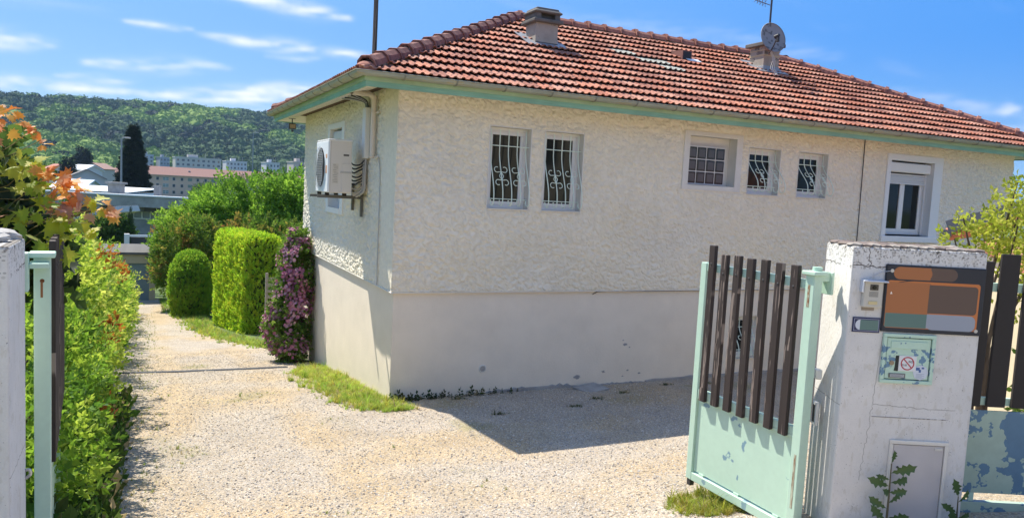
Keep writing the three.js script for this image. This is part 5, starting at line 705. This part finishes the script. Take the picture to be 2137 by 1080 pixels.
// ------------------------------------------------------------------ buildings beyond the drive
function winRow(b, name, xs, y, w, h, z, mat, fm) { for (const x of xs) { const g = group(name, b, x, y, z); M('pane', box(w, h, .06), mat, g); if (fm) M('frame', join(box(w + .16, .1, .1, 0, h / 2 + .05, .02), box(w + .16, .1, .1, 0, -h / 2 - .05, .02), box(.08, h, .1, -w / 2 - .04, 0, .02), box(.08, h, .1, w / 2 + .04, 0, .02)), fm, g); } }
const dkWin = plain(.05, .055, .06, .25), whWall = plain(.62, .60, .57, .9), roofRed = plain(.38, .17, .13, .95);
{ // ochre garage at the end of the drive
  const y = gy(-3.5, -25), t = thing('garage', 'small flat roofed ochre garage with grey door at the drive end', 'garage', [-4.3, y, -25]); const oc = std({ map: tex(256, (u, v) => { const k = .93 + .15 * (pfbm(u, v, 6, 5, 3) - .5); return [.50 * k, .42 * k, .27 * k]; }), roughness: .95 });
  M('wall', uvBox(join(span(-1.5, .42, -.4, 1.98, -4, 0), span(1.28, 1.5, -.4, 1.98, -4, 0), span(.42, 1.28, 1.62, 1.98, -4, 0)), .5), oc, t); M('roof_slab', uvBox(span(-1.6, 1.58, 1.98, 2.08, -4.1, .1)), std({ map: concreteTex, color: RGB(.35, .34, .33), roughness: 1 }), t); const d = M('door', rspan(.43, 1.27, -.3, 1.61, -.12, -.07, .004), plain(.16, .22, .22, .6), t); M('handle', box(.02, .1, .03, 1.17, .9, -.05), darkMetal, d); M('step', span(.3, 1.7, -.12, .06, .02, .5), concreteMat, t);
}
{ // grey villa with a deep flat roof
  const t = thing('concrete_villa', 'grey modern villa with deep overhanging flat concrete roof', 'house', [-3, gy(-3, -56) - .5, -56], -.42), gw = std({ map: concreteTex, color: RGB(.95, .98, 1.05), roughness: .95 }), dk = plain(.10, .10, .11, .9); const Y = -t.position.y;
  M('wall', uvBox(span(-7, 9, -2, Y + .1, -7, 0), .3), gw, t); M('roof_slab', uvBox(span(-9.5, 10.5, Y + .35, Y + 1.15, .2, 2.0), .3), concreteMat, t); M('roof_edge', uvBox(span(-9.6, 10.6, Y + 1.15, Y + 1.25, 1.2, 2.1), .3), plain(.62, .66, .68, .5), t); M('roof_deck', uvBox(span(-9.5, 10.5, Y + .34, Y + .6, -8, .19), .3), concreteMat, t); M('clerestory', span(-8, 9.5, Y - .05, Y + .34, -6, 1.0), dk, t);
  for (let i = 0; i < 5; i++) M('beam_end', uvBox(span(-6.2 + i * 2.9, -5.75 + i * 2.9, Y + .02, Y + .35, .9, 1.9), .3), concreteMat, t);
  M('chimney', uvBox(join(span(-3.1, -2.2, Y + 1.2, Y + 1.95, -.6, .3), span(-3.25, -2.05, Y + 1.95, Y + 2.1, -.75, .45)), .5), concreteMat, t); M('chimney', uvBox(span(.3, .7, Y + 1.2, Y + 2.0, -.5, 0), .5), concreteMat, t);
  const wn = group('window', t, -.55, Y - .35, .02); M('frame', join(span(-.68, .68, .24, .32, 0, .06), span(-.68, .68, -.32, -.24, 0, .06), span(-.68, -.6, -.24, .24, 0, .06), span(.6, .68, -.24, .24, 0, .06), span(-.04, .04, -.24, .24, 0, .06)), plain(.75, .75, .73), wn); M('pane', span(-.6, .6, -.24, .24, .0, .02), plain(.22, .25, .27, .2), wn);
  M('recess', span(1.4, 2.6, Y - 2.2, Y - .1, .0, .03), plain(.20, .21, .24), t); M('brown_panel', span(-6.2, -3.6, Y - .9, Y - .2, 0, .03), plain(.16, .07, .05), t);
}
{ // pale sloping slab roof in front of the villa, with a dark hedge below
  const t = thing('lean_to_roof', 'pale sloping corrugated slab roof in front of the grey villa', 'roof', [-5.7, 0, -40.6], -.42); const sl = group('slab', t); const pm = plain(.55, .53, .50, .9); const g = box(3.5, .34, 3.0); g.rotateZ(.33); M('slab_sheet', g, pm, t, 0, .25, 0); for (let i = 0; i < 12; i++) M('rib', box(3.5, .03, .08).rotateZ(.33), plain(.38, .37, .36, .9), t, -.06, .43, -1.4 + i * .25); t.remove(sl);
  for (const x of [-1.4, 1.4]) M('post', box(.15, 5, .15, 0, -2.4, 0), concreteMat, t, x, x * .33 + .1, 0);
  bush('dark_hedge', 'dark hedge in shade below the pale slab roof', 'hedge', { base: [-4.8, gy(-5, -38), -38.5], lobes: [[-5.6, -.9, -38.5, 1.6, 1.2, .8], [-4.6, -.6, -38.6, .8, 1.0, .8]], n: 2200, size: .28, cols: [[.05, .11, .02], [.08, .16, .025]], seed: 801, geo: SPR.small });
  const c = thing('slim_cypress', 'slim columnar cypress by the villa window', 'tree', [-4.0, gy(-4, -38.5), -38.4]); M('trunk', cyl(.06, .03, 3, 0, 1.5, 0), barkMat, c); const gl = gy(-4, -38.5); instances('crown', c, SPR.fine, needleMat, crownPts({ lobes: [[0, (.8 - gl) * .5, 0, .2, (.8 - gl) * .5, .2]], n: 900, size: .22, seed: 805, cols: [[.03, .06, .018], [.06, .10, .03]], up: 1, gaps: -.6 }));
  const w = thing('terrace_wall', 'white and grey terrace wall with steps behind the garage', 'wall', [-3.3, gy(-3.3, -33), -33.8]); const b = -w.position.y; M('parapet', span(-.9, .9, b - 3, b - .95, -.3, 0), plain(.46, .47, .50, .9), w); M('rail', span(-.7, .9, b - .34, b - .24, -.1, -.02), plain(.7, .72, .74, .5), w); M('dark_gap', span(-.6, .9, b - .94, b - .36, -.25, -.15), plain(.05, .05, .055), w); M('end_post', span(-.9, -.66, b - .94, b - .2, -.3, 0), plain(.68, .68, .68), w); const r = box(1.3, .1, .5).rotateZ(-.28); M('stair_edge', r, plain(.68, .68, .66), w, .35, b - .98, .25);
}
{ // long white flat roof
  const t = thing('white_hall', 'long low hall with a white flat roof', 'building', [-13, gy(-13, -104), -104], -.42); const Y = -t.position.y; M('wall', span(-9, 8, -1, Y - .3, -9, 0), plain(.25, .26, .28), t); M('roof', span(-9.3, 8.3, Y - .3, Y + .05, -9.3, .3), plain(.70, .74, .78, .6), t); const sr = box(17.6, .1, 9.6).rotateX(.05); M('roof_sheet', sr, plain(.70, .74, .78, .6), t, -.5, Y + .42, -4.5);
}
// --- trees of the middle distance
function conifer(label, base, h, r, n, size, seed, cols) { const t = thing('conifer', label, 'tree', base); M('trunk', cyl(r * .12, r * .03, h * .9, 0, h * .45, 0, 8), barkMat, t); const R = mulberry(seed), list = []; while (list.length < n) { const u = Math.pow(R(), .6), y = h * (.02 + .98 * (1 - u)), a = R() * 6.283, env = r * Math.pow(u, .95) * (.82 + .3 * fbm(a * 1.3, y * .9, seed, 3) + .14 * Math.sin(y * 5.2)), k = env * (1 - .5 * R() * R()); list.push({ p: V3(Math.cos(a) * k, y, Math.sin(a) * k), n: V3(Math.cos(a) * 1.0, .35 + (R() - .5) * .5, Math.sin(a)).normalize(), a: R() * 6.28, s: size * (.6 + .8 * R()), c: mix3(cols[0], cols[1], R()) }); } M('inner_boughs', new THREE.ConeGeometry(r * .6, h * .9, 10).translate(0, h * .45, 0), plain(.012, .02, .01, 1), t); instances('crown', t, SPR.frond, needleMat, list); }
conifer('tall dark conifer standing in front of the long apartment block', [-5.2, gy(-5, -119), -119], 17.6, 4.3, 12000, .6, 811, [[.012, .026, .013], [.03, .05, .022]]);
conifer('small dark conifer among the houses', [-21.1, gy(-21, -209), -209], 14.3, 3.2, 1500, 1.2, 812, [[.015, .03, .016], [.03, .05, .024]]);
conifer('dark broad conifer behind the small houses', [-26, gy(-26, -330), -330], 20, 6, 1300, 2.0, 813, [[.018, .034, .018], [.034, .055, .026]]);
[[-2.0, -108, 5.5, 2.2, 'young green tree in front of the long apartment block', 821], [2.6, -100, 6, 2.4, 'green tree rising behind the villa roof', 822], [-19, -128, 5, 3.0, 'bushy tree beside the white hall', 823], [-12, -165, 6, 4, 'bushy tree in front of the small houses', 824], [-30, -190, 8, 5, 'broad green tree at the edge of the houses', 825], [17, -300, 9, 5, 'round green tree in front of the pale apartment tower', 826], [-34, -300, 12, 8, 'dark green trees behind the houses at left', 827], [-9, -150, 4, 3, 'low pale green hedge tree before the houses', 828], [34, -240, 10, 6, 'green tree before the far end of the apartment block', 829], [52, -420, 12, 9, 'dark round tree beside the far white blocks', 830]].forEach(([x, z, h, r, label, seed]) => { const y = gy(x, z); tree('town_tree', label, { base: [x, y, z], trunkTop: h * .6, tr: .2, lobes: [[x, y + h * .62, z, r, h * .4, r], [x - r * .5, y + h * .5, z, r * .7, h * .32, r * .7], [x + r * .5, y + h * .55, z, r * .7, h * .34, r * .7]], n: 900, size: Math.max(.5, r * .22), cols: [[.05, .10, .016], [.10, .17, .03]], seed, shell: .5 }, 'trees between the houses'); });
// --- houses, apartment blocks, lamp posts
function gableHouse(label, x, z, w, d, hw, hr, ry, wall, roofc) { const y = gy(x, z), t = thing('small_house', label, 'house', [x, y - .5, z], ry); M('wall', (() => { const s = new THREE.Shape(); s.moveTo(-w / 2, -1); s.lineTo(w / 2, -1); s.lineTo(w / 2, hw); s.lineTo(0, hw + hr); s.lineTo(-w / 2, hw); return new THREE.ExtrudeGeometry(s, { depth: d, bevelEnabled: false }).translate(0, 0, -d); })(), wall, t); const L = Math.hypot(w / 2 + .5, hr * (1 + 1 / w)), a = Math.atan2(hr, w / 2); for (const s of [-1, 1]) { const g = box(L, .25, d + 1).translate(-L / 2 + .0, 0, 0).rotateZ(a); if (s > 0) g.rotateY(Math.PI); M('roof', g, roofc, t, 0, hw + hr + .12, -d / 2); } winRow(t, 'window', [-w * .22, w * .22], hw * .75, 1.1, 1.2, .01, dkWin); }
gableHouse('small grey house with a low gable among the trees', -16.2, -196, 7.5, 9, 10.2, 1.9, .1, plain(.42, .42, .42), plain(.24, .22, .21));
gableHouse('small house with a white tin roof behind the grey one', -17.3, -241, 5.5, 8, 12.2, 1.3, .7, plain(.6, .6, .6), plain(.62, .66, .70));
gableHouse('small house with red roof left of the little conifer', -26.6, -256, 7, 9, 11.8, 1.6, .3, plain(.55, .5, .45), roofRed);
gableHouse('low house with a pale blue roof before the grey one', -14.2, -183, 8, 6, 8.5, 1.1, 1.3, plain(.48, .5, .52), plain(.40, .47, .55));
gableHouse('brown roofed house at the foot of the hill', -21, -300, 7, 9, 13.0, 1.8, -.4, plain(.5, .45, .4), plain(.30, .18, .14));
gableHouse('cream house near the left end of the apartment block', -20.5, -230, 6, 7, 9.0, 1.5, .2, plain(.62, .56, .42), roofRed);
{ // long apartment block, built along its own x from the left end
  const L = 100, t = thing('apartment_block', 'long peach coloured apartment block with a red brown hipped roof', 'building', [-18.3, gy(-18, -352) - 1, -352], .12), pe = plain(.70, .47, .33, .95); const by = t.position.y, e = 1.95 - by; M('wall', span(0, L, -2, e, -12, 0), pe, t);
  const rf = new THREE.BufferGeometry(), o = .8, r = e + 3.6; const P = [[-o, e, o], [L + o, e, o], [L + o, e, -12 - o], [-o, e, -12 - o], [7, r, -6], [L - 7, r, -6]], T = [0, 1, 5, 0, 5, 4, 1, 2, 5, 2, 3, 4, 2, 4, 5, 3, 0, 4, 0, 2, 1, 0, 3, 2]; rf.setAttribute('position', new THREE.Float32BufferAttribute(T.flatMap((i) => P[i]), 3)); rf.computeVertexNormals(); M('roof', rf, plain(.30, .165, .13, .95), t); M('eave', span(-o, L + o, e - .25, e, .02, o), plain(.5, .36, .28), t);
  for (let s = 0; s < 4; s++) for (let i = 0; i < 30; i++) { const x = 2.6 + i * 3.25, k = group('window', t, x, e - 1.6 - s * 2.85, .02); const stair = i % 9 === 6; M('pane', box(stair ? 2.2 : i % 3 ? 1.0 : 1.7, 1.25, .06), i % 3 === 0 ? plain(.22, .27, .2) : dkWin, k); if (!stair && i % 3) M('frame', box(1.3, 1.4, .03), plain(.60, .50, .42), k); if (stair) M('frame', join(box(2.5, .15, .14), box(.15, 1.6, .14), box(2.5, .12, .14, 0, .7, 0), box(2.5, .12, .14, 0, -.7, 0)), plain(.7, .7, .7), k); }
  [10, 32, 55, 78].forEach((x) => M('skylight', box(.9, .2, .7), plain(.65, .65, .62), t, x, e + 2.2, -3));
}
function block(label, x, z, w, h, top, ry, c, rows, cols) { const y = gy(x, z), t = thing('apartment_tower', label, 'building', [x, y - 2, z], ry, 'apartment towers at the foot of the hill'), hh = top - t.position.y; M('wall', span(-w / 2, w / 2, 0, hh, -14, 0), plain(...c), t); M('parapet', span(-w / 2 - .3, w / 2 + .3, hh, hh + .5, -14.3, .3), plain(c[0] * 1.05, c[1] * 1.05, c[2] * 1.05), t); for (let r = 0; r < rows; r++) for (let i = 0; i < cols; i++) { const k = group('window', t, -w / 2 + (i + .5) * w / cols, hh - 1.7 - r * 2.9, .02); M('pane', box(w / cols * (.35 + .2 * ((i * 7 + r) % 2)), 1.4, .1), (i + r) % 4 === 0 ? plain(.28, .20, .16) : plain(.12, .13, .14, .4), k); } M('roof_house', box(w * .22, 2.2, 5, -w * .1, hh + 1.3, -7), plain(...c), t); for (let i = 0; i < 5; i++) M('aerial', cyl(.12, .08, 3.5, -w * .42 + i * w * .2, hh + 2, -3 - i, 5), plain(.35, .34, .33), t); return t; }
block('pale stepped apartment tower in the middle of the valley', 27.5, -555, 29, 12, 13.6, .1, [.50, .48, .44], 5, 9);
block('low white apartment block right of the pale tower', 55, -586, 14.5, 9, 13.4, .1, [.58, .58, .58], 3, 6);
block('grey apartment block just right of the tall conifer', -2.8, -658, 6.5, 14, 15.8, .3, [.40, .43, .48], 4, 2);
block('dark grey block between the conifer and the pale tower', 8.3, -652, 7, 12, 14.4, .2, [.33, .36, .40], 3, 3);
block('far small white block near the right end of town', 70, -511, 8.5, 8, 12.6, .1, [.56, .56, .57], 2, 4);
block('beige block behind the corner of the house', 74.5, -432, 9, 10, 12.4, .1, [.50, .45, .40], 3, 1);
function lamp(label, x, z, top, foot) { const t = thing('lamp_post', label, 'lamp post', [x, foot, z], 0, 'tall street lamps of the valley'); M('pole', cyl(.13, .07, top - foot, 0, (top - foot) / 2, 0, 8), plain(.25, .27, .28, .5), t); M('arm', join(tube([[0, top - foot - .1, 0], [.1, top - foot + .08, 0], [.3, top - foot + .1, 0]], .05, 8)), plain(.25, .27, .28, .5), t); M('lantern', rbox(.5, .14, .25, .05, .5, top - foot + .1, 0), plain(.4, .4, .4, .5), t); }
lamp('street lamp left of the tall conifer', -5.35, -68.6, 5.9, gy(-5.3, -68.6)); lamp('street lamp in front of the wooded hill', 10.4, -106, 9.3, gy(10.4, -106));
{ const t = thing('utility_pole', 'dark brown pole rising behind the left hip of the roof', 'pole', [4.86, gy(4.86, -19.8), -19.8]); M('pole', cyl(.11, .085, 14.5, 0, 7, 0, 10), std({ map: woodTex(55), roughness: .9, color: RGB(1.6, 1.4, 1.3) }), t); M('cross_arm', box(1.2, .1, .1, 0, 13.6, 0), barkMat, t); for (const x of [-.5, 0, .5]) M('insulator', cyl(.04, .03, .12, x, 13.72, 0, 8), plain(.5, .5, .48, .3), t); }
{ // annexe roof at the right, behind the shrub
  const t = thing('annexe', 'low annexe with tiled roof and grey verge right of the house window', 'building', [6.4, 0, 3.78], -61.6 * D2R), w = std({ map: renderTex, roughness: .95 }); const g0 = gy(7, 4);
  M('wall', uvBox(span(.25, 4.5, g0 - .3, 2.72, -3.4, -.1), .6), w, t); const run = 2.6, rise = 1.0, a = Math.atan2(rise, run), L = Math.hypot(run, rise); const sl = box(L, .05, 3.9).translate(L / 2, 0, 0).rotateZ(a); M('roof', sl, plain(.34, .14, .10, .95), t, -.02, 2.82, -1.75);
  for (let i = 0; i < 8; i++) for (let k = 0; k < 15; k++) { const tg = new THREE.CylinderGeometry(.1, .085, .38, 6, 1, true, -1.5, 3).rotateZ(-Math.PI / 2).rotateX(0); const m = M('tile', tg, tileMats[(i * 3 + k) % 8], t, .12 + i * .335 * Math.cos(a), 2.86 + i * .335 * Math.sin(a), .05 - k * .25); m.rotation.z = a; }
  M('verge', box(L + .05, .16, .03).translate(L / 2, 0, 0).rotateZ(a), plain(.14, .15, .17, .5), t, -.03, 2.9, .22); M('gutter', new THREE.CylinderGeometry(.06, .06, 4, 12, 1, true, 0, Math.PI).rotateX(Math.PI / 2).rotateZ(-Math.PI / 2 - .0).translate(-.06, 2.80, -1.75), plain(.13, .13, .14, .5), t); M('gutter_end', new THREE.CircleGeometry(.06, 12).translate(-.06, 2.80, .25), plain(.13, .13, .14, .5), t);
  const s = thing('garden_shed', 'beige garden shed with tiled roof behind the pedestrian gate', 'shed', [4.62, 0, 5.72], PA * .8); M('wall', uvBox(span(.1, 3, .4, 2.43, -1.6, 0), .6), std({ map: renderTex, color: RGB(.9, .86, .74), roughness: .95 }), s); M('roof', box(3.1, .04, .8).rotateX(.3), roofRed, s, 1.56, 2.60, -.22); for (let i = 0; i < 12; i++) for (let k = 0; k < 2; k++) { const m = M('tile', new THREE.CylinderGeometry(.1, .085, .4, 6, 1, true, -1.5, 3).rotateY(0), tileMats[(i * 5 + k) % 8], s, .02 + i * .2, 2.55 + k * .36 * Math.sin(.3), .05 - k * .36 * Math.cos(.3)); m.rotation.x = -(Math.PI / 2 - .3); } M('gutter', new THREE.CylinderGeometry(.055, .055, 3.3, 12, 1, true, 0, Math.PI).rotateZ(Math.PI / 2).rotateX(Math.PI / 2).translate(1.5, 2.49, .3), plain(.42, .43, .43, .4), s); M('gutter_fascia', span(.0, 3.1, 2.42, 2.5, .12, .15), plain(.2, .19, .18), s);
}
// ------------------------------------------------------------------ wooded hill
{
  const crowns = [1, 2, 3].map((s) => { const core = new THREE.IcosahedronGeometry(1, 3), p = core.attributes.position; for (let i = 0; i < p.count; i++) { const x = p.getX(i), y = p.getY(i), z = p.getZ(i), k = .86 + .42 * fbm(x * 1.7 + s * 7, y * 1.7, z * 1.7, 3); p.setXYZ(i, x * k, y * k * .9, z * k); } core.computeVertexNormals(); const R = mulberry(s + 40), pos = []; for (let i = 0; i < 260; i++) { const zz = R() * 1.6 - .6, a = R() * 6.283, r = Math.sqrt(Math.max(0, 1 - zz * zz)), k = .92 + .42 * fbm(r * Math.cos(a) * 1.7 + s * 7, zz * 1.7, r * Math.sin(a) * 1.7, 3) + .05 * R(), c = V3(r * Math.cos(a) * k, zz * k * .9, r * Math.sin(a) * k); for (let v = 0; v < 3; v++) pos.push(c.x + (R() - .5) * .3, c.y + (R() - .5) * .3, c.z + (R() - .5) * .3); } const cards = new THREE.BufferGeometry(); cards.setAttribute('position', new THREE.Float32BufferAttribute(pos, 3)); cards.computeVertexNormals(); core.deleteAttribute('uv'); return mergeGeometries([core.index ? core.toNonIndexed() : core, cards]); });
  const lists = [[], [], []], R = mulberry(900); let n = 0, guard = 0;
  while (n < 13000 && guard++ < 200000) { const az = mix(-19, 27, R()), r = 560 + 900 * Math.pow(R(), .85), x = CAMX + Math.sin(az * D2R) * r, z = CAMZ - Math.cos(az * D2R) * r; if (r < 720 && R() > sstep(540, 720, r)) continue; const y = gy(x, z), s = (3.4 + 8.5 * Math.pow(R(), 2.2) + 1.5 * R()) * (r < 700 ? .8 : 1); const f = fbm(x * .006, z * .004, 3, 4), g = R(); const dark = f < -.02; let c = dark ? mix3([.03, .07, .022], [.07, .13, .036], g) : mix3([.075, .155, .026], [.25, .36, .06], clamp(g * .6 + f * 1.6)); if (R() < .05) c = [.018, .036, .022]; lists[Math.floor(R() * 3)].push({ p: V3(x, y + s * .75, z), n: V3((R() - .5) * .3, 1, (R() - .5) * .3).normalize(), a: R() * 6.28, s, c }); n++; }
  lists.forEach((l, i) => { const im = instances(numbered('forest'), scene, crowns[i], std({ color: 0xffffff, roughness: 1 }), l); tag(im, 'dense broadleaf forest covering the long hill', 'forest', null, 'stuff'); });
}
// ------------------------------------------------------------------ the street behind the viewer and the houses across it
{
  const rd = new THREE.BufferGeometry(), pos = [], uv = [], idx = []; const nx = 60, nz = 10; for (let j = 0; j <= nz; j++) for (let i = 0; i <= nx; i++) { const x = mix(-45, 45, i / nx), z = mix(9.2, 17, j / nz) + .0; pos.push(x, gy(x, z) + .03, z); uv.push(x / 2, z / 2); } for (let j = 0; j < nz; j++) for (let i = 0; i < nx; i++) { const a = j * (nx + 1) + i, b = a + nx + 1; idx.push(a, b, a + 1, a + 1, b, b + 1); } rd.setAttribute('position', new THREE.Float32BufferAttribute(pos, 3)); rd.setAttribute('uv', new THREE.Float32BufferAttribute(uv, 2)); rd.setIndex(idx); rd.computeVertexNormals();
  struct('street', rd, std({ map: tex(512, (u, v) => { const k = .9 + .3 * (pnoise(u * 200, v * 200, 200, 3) - .5) + .2 * (pfbm(u, v, 6, 4, 5) - .5); return [.36 * k, .335 * k, .29 * k]; }), roughness: .95 }));
  const across = (label, x, z, w, d, h, c) => { const y = gy(x, z), t = thing('street_house', label, 'house', [x, y, z]); M('wall', span(-w / 2, w / 2, -.5, h, 0, d), plain(...c, .95), t); const r = new THREE.BufferGeometry(), o = .6, e = h + 2; const P = [[-w / 2 - o, h, -o], [w / 2 + o, h, -o], [w / 2 + o, h, d + o], [-w / 2 - o, h, d + o], [-w / 2 + d / 2, e, d / 2], [w / 2 - d / 2, e, d / 2]], T = [0, 5, 1, 0, 4, 5, 1, 5, 2, 2, 4, 3, 2, 5, 4, 3, 4, 0, 0, 1, 2, 0, 2, 3]; r.setAttribute('position', new THREE.Float32BufferAttribute(T.flatMap((i) => P[i]), 3)); r.computeVertexNormals(); M('roof', r, plain(.45, .19, .13, .95), t); for (let i = 0; i < 4; i++) { const k = group('window', t, -w / 2 + (i + .5) * w / 4, h * .6, -.02); M('pane', box(1.1, 1.3, .05), dkWin, k); M('frame', join(box(1.3, .1, .08, 0, .7, 0), box(1.3, .1, .08, 0, -.7, 0)), whiteMat, k); } };
  across('cream house across the street behind the viewer', -4, 20, 15, 9, 5.2, [.66, .56, .42]); across('pale house across the street to the right', 15, 20.5, 14, 9, 5.4, [.68, .60, .47]); across('ochre house across the street to the left', -24, 21, 15, 9, 5, [.62, .50, .34]);
}
renderer.render(scene, camera);
